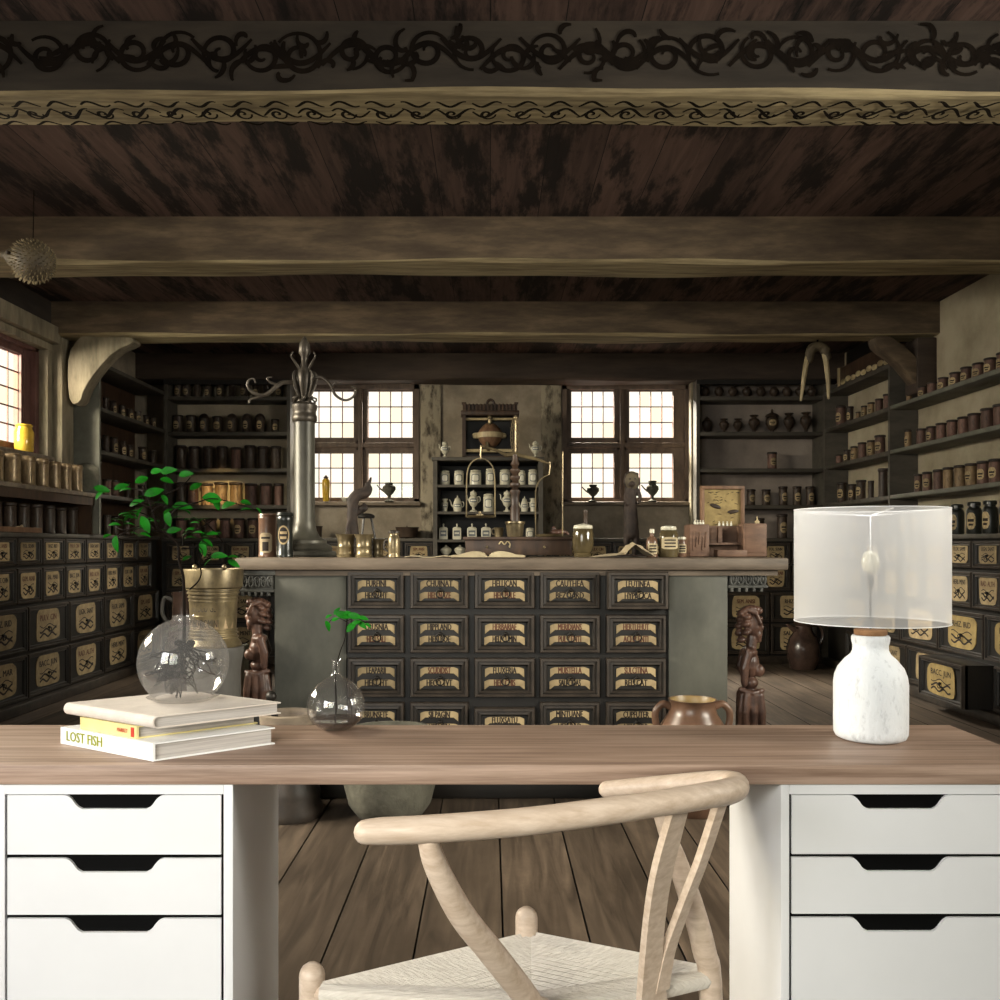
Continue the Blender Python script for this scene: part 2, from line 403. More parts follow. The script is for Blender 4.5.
for i in range(-14, 14):
    fl.box((i*.233+.0025, YF, -.04), ((i+1)*.233-.0025, YB, 0))
fl.box((XL-.25, YF-.1, -.09), (XR+.2, YB+.2, -.041))
struct('floor', fl, m_floor).location.x = .035
struct('ceiling', MB().box((XL-.2,YF-.15,ZC),(XR+.2,YB+.2,ZC+.08)), m_ceil)
struct('wall_back', wall(MB(), YB, .16, XL-.16, XR+.16, 0, ZC, [WB1, WB2], 'y'), m_plaster)
struct('wall_left', wall(MB(), XL, -.16, YF, YB, 0, ZC, [WL1, WL2], 'x'), m_plaster)
struct('wall_right', wall(MB(), XR, .16, YF, YB, 0, ZC, [WR], 'x'), m_plaster_r)
struct('wall_front', wall(MB(), YF, -.16, XL-.16, XR+.16, 0, ZC, [WF], 'y'), m_plaster)
# beams: underside made paler, floor bounce light put into its colour
BZ = H+1.5
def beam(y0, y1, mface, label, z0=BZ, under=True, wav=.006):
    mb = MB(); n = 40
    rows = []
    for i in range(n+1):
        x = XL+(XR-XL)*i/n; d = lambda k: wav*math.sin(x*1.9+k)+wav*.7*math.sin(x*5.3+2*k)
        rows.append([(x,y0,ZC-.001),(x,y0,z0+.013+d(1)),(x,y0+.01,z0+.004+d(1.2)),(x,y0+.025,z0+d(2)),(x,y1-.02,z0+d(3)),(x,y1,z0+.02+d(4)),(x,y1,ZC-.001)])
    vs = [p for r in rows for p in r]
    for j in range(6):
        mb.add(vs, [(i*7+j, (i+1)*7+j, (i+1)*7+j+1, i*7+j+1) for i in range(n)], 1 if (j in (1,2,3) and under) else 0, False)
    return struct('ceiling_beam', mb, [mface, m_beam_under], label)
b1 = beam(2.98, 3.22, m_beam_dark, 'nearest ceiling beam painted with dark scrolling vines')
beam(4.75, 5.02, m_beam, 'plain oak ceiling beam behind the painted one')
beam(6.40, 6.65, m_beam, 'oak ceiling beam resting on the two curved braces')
beam(8.12, 8.40, m_beam_back, 'smoke-dark beam over the back windows', under=False)
LAY = [0]
def ribbon(mb, pts, wd, fix, plane):
    vs = []; n = len(pts); LAY[0] += 1; fix -= .00001*LAY[0]
    for i, p in enumerate(pts):
        a = pts[max(i-1,0)]; b = pts[min(i+1,n-1)]; t = Vector((b[0]-a[0], b[1]-a[1]));
        if t.length < 1e-9: t = Vector((1,0))
        t.normalize(); u = i/(n-1); w = wd*(.25+.75*math.sin(PI*min(1,max(0,.12+.8*u))))
        for sg in (1,-1):
            q = (p[0]-t.y*w*sg, p[1]+t.x*w*sg); vs.append((q[0],fix,q[1]) if plane == 'y' else (q[0],q[1],fix))
    mb.add(vs, [(2*i,2*i+2,2*i+3,2*i+1) for i in range(n-1)])
sc = MB(); sc2 = MB(); rr = random.Random(3)
x = -2.1; k = 0
while x < 2.1:
    zc = BZ+.128+rr.uniform(-.012,.012); R = rr.uniform(.06,.09); sg = 1 if k % 2 else -1
    ribbon(sc, [(x+R*(1-.83*u)*math.cos(sg*(u*9+k)), zc+R*.95*(1-.83*u)*math.sin(sg*(u*9+k))) for u in [i/40 for i in range(41)]], .009, 2.9785, 'y')
    ribbon(sc, [(x-.1+.2*u, zc+sg*(.07*math.sin(u*3.1)-.045)) for u in [i/16 for i in range(17)]], .010, 2.978, 'y')
    for q in range(4):
        a = rr.uniform(0, 6.3); l = rr.uniform(.04,.08); cx = x+rr.uniform(-.09,.09); cz = zc+rr.uniform(-.06,.06); cv = rr.uniform(-3,3)
        ribbon(sc, [(cx+l*u*math.cos(a+cv*u), min(BZ+.225, max(BZ+.04, cz+l*u*math.sin(a+cv*u)))) for u in [i/10 for i in range(11)]], .009, 2.9775, 'y')
    x += R*2.0; k += 1
x = -2.1; LAY[0] = 0
while x < 2.1:
    ribbon(sc2, [(x+.1*u, 3.03+.018*math.sin(u*6.3+x*7)) for u in [i/12 for i in range(13)]], .007, BZ-.0125, 'z'); ribbon(sc2, [(x+.02+.09*u, 3.165+.012*math.sin(u*6.3+x*3)) for u in [i/12 for i in range(13)]], .006, BZ-.0125, 'z')
    ribbon(sc2, [(x+.13*u, 3.09+.03*math.sin(u*6.3+x*5)) for u in [i/16 for i in range(17)]], .007, BZ-.0125, 'z')
    ribbon(sc2, [(x+.05+.03*(1-u)*math.cos(u*8), 3.10+.04*(1-u)*math.sin(u*8)) for u in [i/20 for i in range(21)]], .006, BZ-.0125, 'z')
    x += .12
sc.build('painted_scrollwork', m_scroll, b1); sc2.build('painted_border', m_scroll, b1)
# left wall timbers
struct('trim_1', MB().box((XL,2.0,2.50),(XL+.13,6.44,2.62),0,.008), m_post, 'horizontal wall plate above the left window')
struct('trim_2', MB().box((XL,2.0,2.62),(XL+.08,6.40,ZC-.002)), m_darkboard, 'dark board between wall plate and ceiling')
struct('trim_3', MB().box((XL,6.44,1.452),(-3.06,6.62,BZ-.005),0,.01), m_post, 'oak wall post under the left end of the beam')
struct('trim_4', MB().box((XL,6.37,1.47),(XL+.07,6.435,2.5)).box((XL,4.8,2.45),(XL+.075,6.43,2.498)), m_post, 'pale casing at the side and head of the left window')
struct('trim_5', MB().box((3.06,6.44,2.16),(XR,6.64,BZ-.005),0,.01), m_beam_back, 'dark post stub under the right end of the beam')
def brace(name, pts, y0, y1, m, label):
    q = chaikin([( (p[0]-CX)/140.0, y0, H-(p[1]-CY)/140.0) for p in pts], 1, True)
    return struct(name, MB().prism(q, (0,y1-y0,0), 0, .008), m, label)
brace('trim_6', [(66,352),(76,337),(82,334),(124,333),(132,338),(131,342),(112,350),(94,370),(82,388),(78,402),(68,404),(65,380)], 6.46, 6.60, m_post, 'curved oak brace at the left end of the beam')
brace('trim_7', [(876,334),(888,332),(912,348),(930,372),(938,388),(926,392),(914,376),(898,358),(880,346)], 6.46, 6.60, m_beam, 'curved oak brace at the right end of the beam')
# timber posts in the back wall
for n, (a, b, lb) in enumerate(((421,441,'mottled timber post beside the left back window'),(541,561,'mottled timber post beside the right back window'))):
    struct(f'trim_{8+n}', MB().box(((a-CX)/107, YB-.025, 1.13),((b-CX)/107, YB, BZ),0,.006), m_timber, lb)
struct('trim_10', MB().box(((691-CX)/109, YB-.16, 1.14),((697-CX)/109, YB-.06, 2.6),0,.004), m_post, 'pale narrow upright at the side of the right back window')
struct('trim_11', MB().box((-1.80, YB-.12, 1.14),(-1.755, YB-.04, 2.55),0,.004), m_post, 'pale narrow upright at the side of the left back window')
# windows
def pane_grid(mb, o, u, v, nu, nv, seed):
    r = random.Random(seed); o, u, v = Vector(o), Vector(u), Vector(v)
    for i in range(nu):
        for j in range(nv):
            a, b, c, d = i/nu, (i+1)/nu, j/nv, (j+1)/nv
            mb.add([o+u*a+v*c, o+u*b+v*c, o+u*b+v*d, o+u*a+v*d], [(0,1,2,3)], r.choices((0,1,2),(6,2,2))[0])
def bars(mb, o, u, v, nu, nv, n, w=.009):
    o, u, v, n = Vector(o), Vector(u), Vector(v), Vector(n); ul, vl = u.length, v.length; uu, vv = u/ul, v/vl
    def bar(p, q, side):
        mb.prism([p-side*w/2-n*w/2, p+side*w/2-n*w/2, p+side*w/2+n*w/2, p-side*w/2+n*w/2], q-p)
    for i in range(nu+1): bar(o+u*i/nu, o+u*i/nu+v, uu)
    for j in range(nv+1): bar(o+v*j/nv, o+v*j/nv+u, vv)
def window(name, label, O, ux, n, W, cols, rows, x0, x1, z0, z1, fm, sm, nu=4, nv=3):
    """O: origin in the wall, ux: unit vector along the wall, n: unit vector into the room; cols/rows: glass spans"""
    O = Vector(O); ux = Vector(ux); n = Vector(n); uz = Vector((0,0,1))
    fr = MB(); fr.T = Matrix(((ux.x,n.x,0,O.x),(ux.y,n.y,0,O.y),(ux.z,n.z,1,O.z),(0,0,0,1)))
    e = .045
    fr.box((x0,-.13,z0),(x0+e,.012,z1)); fr.box((x1-e,-.13,z0),(x1,.012,z1)); fr.box((x0,-.13,z1-e),(x1,.012,z1)); fr.box((x0,-.13,z0),(x1,.012,z0+.03))
    root = fr.build(name, [fm]); root['kind'] = 'structure'; root['label'] = label
    mu = MB(); mu.T = fr.T
    d = .024; rs = sorted(rows)
    for a, b in zip(cols, cols[1:]):
        mu.box((a[1]+d,-.10,z0+.03),(b[0]-d,-.02,z1-e)); mu.box(((a[1]+b[0])/2-.02,-.02,z0+.03),((a[1]+b[0])/2+.02,.008,z1-e),0,.005)
    for a, b in zip(rs, rs[1:]): mu.box((x0+e,-.098,a[1]+d),(x1-e,-.02,b[0]-d)); mu.box((x0+e,-.02,(a[1]+b[0])/2-.022),(x1-e,.004,(a[1]+b[0])/2+.022),0,.005)
    for a, b in ((x0+e-.001,cols[0][0]-d),(cols[-1][1]+d,x1-e+.001)):
        if b-a > .002: mu.box((a,-.096,z0+.03),(b,-.025,z1-e))
    for a, b in ((z0+.029,rs[0][0]-d),(rs[-1][1]+d,z1-e+.001)):
        if b-a > .002: mu.box((x0+e,-.094,a),(x1-e,-.027,b))
    if mu.v: mu.build('mullion', fm, root)
    for i, c in enumerate(cols):
        for j, r in enumerate(rows):
            s = MB(); s.T = fr.T; d = .03
            s.box((c[0]-d,-.08,r[0]-d),(c[0],-.03,r[1]+d)); s.box((c[1],-.08,r[0]-d),(c[1]+d,-.03,r[1]+d)); s.box((c[0],-.08,r[1]),(c[1],-.03,r[1]+d)); s.box((c[0],-.08,r[0]-d),(c[1],-.03,r[0]))
            so = s.build('sash', sm, root)
            o = fr.T @ Vector((c[0],-.055,r[0])); u = ux*(c[1]-c[0]); v = uz*(r[1]-r[0])
            g = MB(); pane_grid(g, o, u, v, nu, nv, i*7+j+len(name)); g.build('pane', [m_pane, m_pane_y, m_pane_g], so)
            b = MB(); bars(b, o, u, v, nu, nv, n); b.build('glazing_bars', m_lead, so)
    return root
zz = lambda py: H-(py-CY)/106.5
xx = lambda px: (px-CX)/106.5
window('window_1', 'leaded window in the back wall behind the iron pillar', (0,YB,0), (1,0,0), (0,-1,0), 0, [(xx(307),xx(354)),(xx(368),xx(413))], [(zz(498),zz(453)),(zz(438),zz(391))], *WB1, m_frame, m_frame)
window('window_2', 'leaded window in the back wall beside the right bookcase', (0,YB,0), (1,0,0), (0,-1,0), 0, [(xx(571),xx(614)),(xx(629),xx(673))], [(zz(498),zz(453)),(zz(438),zz(391))], *WB2, m_frame, m_frame)
window('window_3', 'leaded window in the left wall above the copper canisters', (XL,0,0), (0,1,0), (1,0,0), 0, [(5.02,5.56),(5.68,6.2)], [(1.76,2.38)], *WL1, m_redframe, m_redframe, 4, 5)
window('window_4', 'leaded window in the left wall nearer the desk', (XL,0,0), (0,1,0), (1,0,0), 0, [(2.3,3.2),(3.32,4.2)], [(1.58,2.38)], *WL2, m_redframe, m_redframe, 6, 5)
window('window_5', 'wide window in the front wall facing the desk', (0,YF,0), (1,0,0), (0,1,0), 0, [(-2.42,-1.37),(-1.23,-.18)], [(.95,2.2)], *WF, m_frame, m_frame, 3, 4)
window('window_6', 'added unseen leaded window in the right wall near the desk', (XR,0,0), (0,1,0), (-1,0,0), 0, [(.8,1.62),(1.76,2.6)], [(1.2,2.3)], *WR, m_frame, m_frame, 6, 5)  # added out of view to bring light onto the left wall
for nm, w, lb in (('trim_12', WB1, 'pale sill board under the left back window'), ('trim_13', WB2, 'pale sill board under the right back window')):
    struct(nm, MB().box((w[0]-.02,YB-.09,w[2]-.035),(w[1]+.02,YB+.0,w[2]+.0),0,.006), m_sill, lb)
struct('trim_14', MB().box((XL-.1,4.85,1.66),(XL+.12,6.37,1.69),0,.004), m_sill, 'sill board of the left wall window')
# ---------------------------------------------------------------- drawer cabinets
WORDS = ['RAD. ALTH','FLOR. SAMB','HERB. MENT','SEM. ANISI','CORT. CHIN','FOL. SENN','GUM. ARAB','RHIZ. IRID','SAL. MAR','PULV. CIN','BACC. JUN','LIGN. SANT']
_dm = {}
def cartouche(w, h, var, gold=False):
    k = ('c', round(w,3), round(h,3), var, gold)
    if k in _dm: return _dm[k]
    r = random.Random(var*13+5); mb = MB(); n = 28; pts = []
    for i in range(n):
        a = 2*PI*i/n; e = .38
        x = math.copysign(abs(math.cos(a))**e, math.cos(a))*w/2; z = math.copysign(abs(math.sin(a))**e, math.sin(a))*h/2
        q = 1+.035*math.sin(3*a+var)+r.uniform(-.02,.02); pts.append((x*q, 0, z*q))
    mb.prism(pts, (0,-.003,0))
    t = WORDS[var % len(WORDS)]
    mb.text(t, (0,-.0036,h*.22), h*.26, 1 if var % 3 else 2, sx=min(1.0, w*.88/(h*.26*.62*len(t))), bold=.03)
    for q in range(3):                                  # painted flourish below the lettering
        pts = [(w*(-.36+.72*u), -.0036, -h*(.03+.14*q)+h*.055*math.sin(u*(9+2*q)+var+q)) for u in [i/14 for i in range(15)]]
        ribbon_xz(mb, pts, h*(.03 if q else .015), 1)
    me = mb.mesh('label', [m_gold if gold else m_parch, m_ink, m_redink]); _dm[k] = me; return me
def ribbon_xz(mb, pts, w, mi):
    vs = []
    for i, p in enumerate(pts):
        a = pts[max(i-1,0)]; b = pts[min(i+1,len(pts)-1)]; t = Vector((b[0]-a[0], b[2]-a[2])).normalized()
        for sg in (1,-1): vs.append((p[0]-t.y*w*sg, p[1], p[2]+t.x*w*sg))
    mb.add(vs, [(2*i,2*i+1,2*i+3,2*i+2) for i in range(len(pts)-1)], mi)
def drawer_mesh(w, h, depth=.06):
    k = ('d', round(w,3), round(h,3), depth)
    if k in _dm: return _dm[k]
    mb = MB(); g = .006; b = min(.028, w*.11); x0, x1, z0, z1 = g, w-g, g, h-g
    mb.box((x0,.004,z0),(x1,depth,z1),0)
    def frame(i, o, y0, y1, mi):                         # raised moulding with slanted inner edge
        A = [(x0+i,y0,z0+i),(x1-i,y0,z0+i),(x1-i,y0,z1-i),(x0+i,y0,z1-i)]; B = [(x0+o,y1,z0+o),(x1-o,y1,z0+o),(x1-o,y1,z1-o),(x0+o,y1,z1-o)]
        mb.add(A+B, [(j,(j+1)%4,4+(j+1)%4,4+j) for j in range(4)], mi)
    frame(0,.004,.004,-.016,1); frame(.004,b*.5,-.016,-.017,1); frame(b*.5,b*.62,-.017,-.008,0); frame(b*.62,b,-.008,-.010,1); frame(b,b*1.25,-.010,.003,0)
    mb.add([(x0+b*1.25,.003,z0+b*1.25),(x1-b*1.25,.003,z0+b*1.25),(x1-b*1.25,.003,z1-b*1.25),(x0+b*1.25,.003,z1-b*1.25)], [(0,1,2,3)], 0)
    me = mb.mesh('drawer', [m_unit, m_moulding]); _dm[k] = me; return me
def ring_mesh(r):
    k = ('r', round(r,4))
    if k in _dm: return _dm[k]
    mb = MB(); mb.ell((0,-.006,0), (r*.55,.012,r*.55), 0, 10)
    mb.tube([(r*math.sin(2*PI*i/16), -.014-.004*math.cos(2*PI*i/16), -r*.9+r*math.cos(2*PI*i/16)) for i in range(16)], r*.17, 6, closed=True)
    me = mb.mesh('ring_pull', [m_iron]); _dm[k] = me; return me
def obj(name, me, parent, loc=(0,0,0), rz=0):
    o = bpy.data.objects.new(name, me); COL.objects.link(o); o.parent = parent; o.location = loc; o.rotation_euler = (0,0,rz); return o
_dn = [0]
def add_drawer(root, org, rz, w, h, ring=True, lw=.58, lh=.72, gold=False, lz=0):
    org = Vector(org)-Vector(root.location)
    d = obj('drawer', drawer_mesh(w, h), root, org, rz); _dn[0] += 1; v = _dn[0] % 12
    l = obj('label', cartouche(round(w*lw,3), round(h*lh,3), v, gold), d, (w/2, -.0005, h*(.52+lz)))
    if ring: obj('ring_pull', ring_mesh(min(.016, h*.075)), d, (w/2, -.004, h*.46))
    return d
# left wall cabinet: two rows of small drawers over two rows of large ones
XC = 2.98
root = thing('drawer_cabinet', 'long black drawer cabinet along the left wall under the copper canisters', 'cabinet', (-3.1,6.5,0))
MB().box((XL+.005,4.55,.07),(-XC,YB-.37,1.115)).build('body', m_unit, root)
MB().box((XL+.005,4.55,1.115),(-XC+.03,YB-.37,1.145),0,.005).build('top_board', m_shelf, root)
MB().box((XL+.005,4.55,0),(-XC+.05,YB-.37,.07),0,.012).build('plinth', m_moulding, root)
for k in range(9):
    y = 5.0+.322*k
    add_drawer(root, (-XC,y,.93), PI/2, .322, .19); add_drawer(root, (-XC,y,.685), PI/2, .322, .24)
for k in range(5):
    y = 5.21+.57*k
    add_drawer(root, (-XC,y,.375), PI/2, .57, .30, lw=.56); add_drawer(root, (-XC,y,.075), PI/2, .57, .295, lw=.56)
# right wall cabinet
root = thing('drawer_cabinet', 'long black drawer cabinet along the right wall behind the lamp', 'cabinet', (3.1,6.5,0))
XD = 3.02
MB().box((XR-.005,4.4,.07),(XD,YB-.37,1.105)).build('body', m_unit, root)
MB().box((XR-.005,4.4,1.105),(XD-.03,YB-.37,1.135),0,.005).build('top_board', m_shelf, root)
MB().box((XR-.005,4.4,0),(XD-.05,YB-.37,.07),0,.012).build('plinth', m_moulding, root)
for k in range(11):
    y = 4.63+.33*k
    if y < 8.0: add_drawer(root, (XD,y,.915), -PI/2, .33, .185, gold=False); add_drawer(root, (XD,y,.665), -PI/2, .33, .24)
for k in range(6):
    y = 4.90+.56*k
    if y < 7.9: add_drawer(root, (XD,y+.02,.36), -PI/2, .56, .29, lw=.62, lh=.72, gold=(k < 3))
    y = 4.82+.56*k
    if y < 7.9 and k != 2: add_drawer(root, (XD,y,.075), -PI/2, .56, .275, lw=.56)
# the pulled-out drawer
d = obj('drawer', MB().box((.006,.004,.006),(.554,.3,.269)).mesh('drawer', [m_unit]), root, Vector((2.84,5.94,.075))-Vector(root.location), -PI/2)
d['label'] = 'open drawer pulled out of the bottom row'
obj('front', drawer_mesh(.56,.275,.02), d, (0,-.001,0)); obj('label', cartouche(.34,.2,10,True), d, (.28,-.003,.14)); obj('ring_pull', ring_mesh(.016), d, (.28,-.006,.12))
# right wall drawers were placed by their far edge: ux runs towards the camera
SB = 111.0; YS = F/SB                                  # front plane of the back bookcases
LV = [1.13, 1.43, 1.76, 2.09, 2.41]
# back wall cabinet under the windows and bookcases
root = thing('drawer_cabinet', 'black drawer cabinet along the back wall under the windows', 'cabinet', (0,8.2,0))
MB().box((-2.96,YS+.01,.07),(2.99,YB-.005,1.10)).build('body', m_unit, root)
MB().box((-2.96,YS-.02,1.10),(2.99,YB-.005,1.13),0,.005).build('top_board', m_shelf, root)
MB().box((-2.96,YS-.03,0),(2.99,YB-.005,.07),0,.01).build('plinth', m_moulding, root)
for k in range(22):
    x = -2.92+.268*k
    add_drawer(root, (x,YS,.895), 0, .268, .2)
    if k < 5 or k > 17: add_drawer(root, (x,YS,.655), 0, .268, .235)
for k in range(3):
    for x in (-2.92+.45*k, 1.66+.43*k):
        add_drawer(root, (x,YS,.37), 0, .43, .28); add_drawer(root, (x,YS,.08), 0, .43, .285)
# bookcases
def bookcase_back(x0, x1, label, mback):
    r = thing('bookcase', label, 'bookcase', ((x0+x1)/2,8.25,1.132))
    t = .03
    MB().box((x0,YS,1.132),(x0+t,YB-.01,2.553)).build('side_panel', m_shelf, r); MB().box((x1-t,YS,1.132),(x1,YB-.01,2.553)).build('side_panel', m_shelf, r)
    MB().box((x0+t,YB-.03,1.132),(x1-t,YB-.01,2.553)).build('back_panel', mback, r)
    for z in LV[1:]: MB().box((x0+t,YS+.005,z-.035),(x1-t,YB-.03,z),0,.004).build('shelf_board', m_shelf, r)
    MB().box((x0,YS-.014,2.515),(x1,YS-.001,2.556)).build('cornice', m_unit, r)
    return r
m_back1 = M('bookcase_back_board', '#857a68', '#a29682', 3, rough=.9)
m_back2 = M('bookcase_back_board_mauve', '#786d65', '#91867c', 3, rough=.9)
bookcase_back(-2.94, -1.80, 'grey open bookcase of brown jars left of the back windows', m_back1)
bookcase_back(1.86, 3.03, 'grey open bookcase with dark urns right of the back windows', m_back2)
# left wall bookcase (tall, behind the post)
r = thing('bookcase', 'tall dark bookcase in the back left corner behind the post', 'bookcase', (-3.05,7.3,1.147))
MB().box((XL+.005,6.68,1.147),(-2.9,6.71,2.55)).build('side_panel', m_shelf_edge, r)
MB().box((XL+.005,6.71,1.147),(XL+.02,8.06,2.55)).build('back_panel', m_dkwood, r)
for z in (1.45,1.78,2.10,2.44): MB().box((XL+.02,6.71,z-.03),(-2.91,8.06,z),0,.003).build('shelf_board', m_shelf, r)
# left ledge with copper canisters
r = thing('wall_shelf', 'wooden ledge shelf under the left window holding copper canisters', 'shelf', (-3.06,5.5,1.147))
MB().box((XL+.005,4.55,1.42),(-2.92,6.675,1.45),0,.004).build('shelf_board', m_sill, r)
MB().box((-2.955,4.55,1.36),(-2.935,6.675,1.419)).build('fascia', m_dkwood, r)
MB().box((XL+.005,4.55,1.147),(XL+.02,6.66,1.42)).build('back_panel', m_dkwood, r)
MB().box((XL+.005,6.66,1.147),(-2.95,6.675,1.419)).build('side_panel', m_dkwood, r)
# right wall shelving: far bay and near bay
r = thing('bookcase', 'grey shelving of two bays covering the right wall above the drawers', 'bookcase', (3.1,6.5,1.137))
XQ = 2.985
MB().box((XQ,6.72,1.137),(XR-.005,6.75,2.50)).build('side_panel', m_shelf, r)
MB().box((XQ,8.03,1.137),(XR-.005,8.06,2.50)).build('side_panel', m_shelf, r)
for z in (1.44,1.775,2.105,2.43): MB().box((XQ+.005,6.75,z-.035),(XR-.005,8.03,z),0,.004).build('shelf_board', m_shelf, r)
for z in (1.44,1.775,2.105): MB().box((XQ,4.45,z-.03),(XR-.005,6.72,z),0,.004).build('shelf_board', m_shelf_edge, r)
MB().box((XR-.02,6.75,2.432),(XR-.005,8.03,2.79)).build('upper_board', m_unit, r)
# ---------------------------------------------------------------- jars
JK = {}
def jar_parts(kind):
    """profiles for a jar of width 1 and height 1"""
    mk = {'can':(m_canister,m_lid_dark), 'canl':(m_canister,m_lid_dark), 'tan':(m_canister_tan,m_lid_dark), 'tanl':(m_canister_tan,m_lid_dark), 'dark':(m_darkjar,m_lid_dark), 'darkl':(m_darkjar,m_lid_dark),
          'dome':(m_darkjar,m_darkjar), 'tin':(m_copper,m_copper), 'glass':(m_greenjar,m_greenjar), 'urn':(m_darkjar,m_darkjar), 'ball':(m_darkjar,m_darkjar), 'lurn':(m_darkjar,m_darkjar)}[kind]
    body = [(0,0),(.455,0),(.48,.02),(.455,.055),(.435,.08),(.435,.84),(.45,.875),(0,.88)]; lid = [(0,.882),(.455,.882),(.5,.91),(.5,.965),(.46,1),(0,1)]; lab = None
    if kind == 'dome':
        body = [(0,0),(.46,0),(.46,.03),(.44,.06),(.44,.66),(.46,.70),(0,.705)]; lid = [(.47,.707),(.48,.74),(.42,.84),(.28,.94),(.1,.99),(0,1)]; lab = (.2,.6,.45)
    elif kind == 'tin':
        body = [(0,0),(.48,0),(.5,.025),(.48,.06),(.46,.08),(.455,.78),(.475,.80),(.475,.83),(0,.835)]; lid = [(.47,.837),(.5,.85),(.5,.93),(.47,.96),(.49,.98),(.44,1),(0,1)]
    elif kind == 'glass':
        body = [(0,0),(.46,0),(.48,.03),(.48,.72),(.42,.79),(.33,.82),(.33,.86),(0,.865)]; lid = [(.34,.867),(.42,.875),(.42,.96),(.36,1),(0,1)]; lab = (.14,.66,.55)
    elif kind == 'urn':
        body = [(0,0),(.26,0),(.28,.03),(.14,.08),(.12,.16),(.25,.28),(.44,.46),(.5,.64),(.42,.77),(.22,.84),(.2,.88),(0,.882)]; lid = [(.2,.884),(.32,.93),(.4,.97),(.38,1),(.3,.985),(0,.95)]
    elif kind == 'lurn':
        body = [(0,0),(.26,0),(.28,.02),(.14,.05),(.14,.1),(.3,.18),(.44,.34),(.46,.5),(.4,.6),(.34,.64),(0,.645)]; lid = [(.42,.647),(.5,.68),(.42,.74),(.3,.78),(.12,.82),(.07,.86),(.1,.9),(.05,.95),(0,1)]; lab = (.28,.52,.5)
    elif kind == 'ball':
        body = [(0,0),(.24,0),(.26,.04),(.16,.1),(.3,.2),(.48,.42),(.5,.56),(.42,.72),(.26,.8),(0,.805)]; lid = [(.26,.807),(.3,.84),(.2,.9),(.09,.93),(.1,.97),(0,1)]
    elif kind in ('canl','tanl','darkl'): lab = (.22,.66,.6)
    return mk, body, lid, lab
def make_jar(kind):
    mk, body, lid, lab = jar_parts(kind)
    r = thing('jar', 'jar', 'jar')
    a = MB().lathe(body, seg=16).build('body', mk[0], r, True); b = MB().lathe(lid, seg=16).build('lid', mk[1], r, True)
    k = [a, b]
    if lab:
        R = max(q[0] for q in body)+.004
        if kind == 'lurn': R = .465
        mb = MB().cylpatch(R, lab[0], lab[1], lab[2]*1.1)
        c = (lab[0]+lab[1])/2; d = lab[1]-lab[0]
        mb.cylpatch(R+.004, c-d*.05, c+d*.12, lab[2]*.75, mi=1, corner=0); mb.cylpatch(R+.004, c-d*.28, c-d*.16, lab[2]*.55, mi=1, corner=0)
        k.append(mb.build('paper_label', [m_parch, m_ink], r, True))
    return r, k
NAMEOF = {'can':'canister','canl':'canister','tan':'canister','tanl':'canister','dark':'jar','darkl':'jar','dome':'jar','tin':'canister','glass':'bottle','urn':'urn','lurn':'urn','ball':'vase'}
DESC = {'can':'plain brown canister','canl':'labelled brown canister','tan':'tan lidded canister','tanl':'labelled tan canister','dark':'plain black jar','darkl':'black jar with paper label','dome':'dark labelled jar with domed lid',
        'tin':'ribbed copper canister','glass':'black bottle with pale label','urn':'dark footed urn','lurn':'dark urn with tall lid','ball':'small round dark vase'}
def jar(kind, p, w, h, rz, label, group):
    if kind not in JK: JK[kind] = make_jar(kind)+([0],)
    r, kids, used = JK[kind]
    if used[0]:
        c = r.copy(); COL.objects.link(c)
        for q in kids: d = q.copy(); COL.objects.link(d); d.parent = c
        r = c
    used[0] = 1
    r.name = NAMEOF[kind]; r.location = p; r.scale = (w,w,h); r.rotation_euler = (0,0,rz)
    r['label'] = label; r['category'] = NAMEOF[kind]; r['group'] = group
    return r
def row(items, z, mode, q, shelf, ref, group, rz=0):
    """items: (kind, px centre, width px, height px); mode 'b' = facing the camera at scale q, 's' = along a side wall at X = q"""
    for i, (kind, px, wp, hp) in enumerate(items):
        if mode == 'b': s = q
        else: s = abs((px-CX)/q)
        jar(kind, ((px-CX)/s, F/s, z+.001), wp/s, hp/s, rz+random.uniform(-.25,.25), f"{DESC[kind]}, {ORD[i]} from {ref}, {shelf}", group)
def seq(kinds, xs, w, h): 
    ks = kinds if isinstance(kinds, (list,tuple)) else [kinds]
    return [(ks[i % len(ks)], x, w[i % len(w)] if isinstance(w, list) else w, h[i % len(h)] if isinstance(h, list) else h) for i, x in enumerate(xs)]
sB = 109.3
bl = 'of back left bookcase'; br = 'of back right bookcase'
row(seq(['darkl','darkl','dark'], [178,187,197,208,220,232,244,256,267,279], 8, [15,14,15,13]), 2.41, 'b', sB, 'top shelf '+bl, 'the corner', 'small jars on the top shelf of the back left bookcase')
row([('darkl',178,10,18),('darkl',191,10,18),('dome',204,11,20),('darkl',217,10,17),('dome',232,11,20),('dome',247,11,20),('dome',260,11,20),('darkl',275,8,14)], 2.09, 'b', sB, 'second shelf '+bl, 'the corner', 'jars on the second shelf of the back left bookcase')
row(seq(['dark','dark','dark','dark','can'], [181,194,208,222,236,250,263,276], 11, [24,23,23,23,22]), 1.76, 'b', sB, 'third shelf '+bl, 'the corner', 'jars on the third shelf of the back left bookcase')
row([('dark',181,12,23),('can',193,12,23),('tan',207,12.5,22),('tan',221,13.5,23),('tan',236,13,23),('can',251,12.5,22),('can',266,12,22),('can',279,10,22)], 1.43, 'b', sB, 'fourth shelf '+bl, 'the corner', 'jars on the fourth shelf of the back left bookcase')
row([('can',181,12,20),('can',196,12,20),('can',211,12,20),('can',225,11,20),('canl',239,11,20),('canl',253,11,20),('can',266,11,20)], 1.131, 'b', sB, 'bottom shelf '+bl, 'the corner', 'jars on the bottom shelf of the back left bookcase')
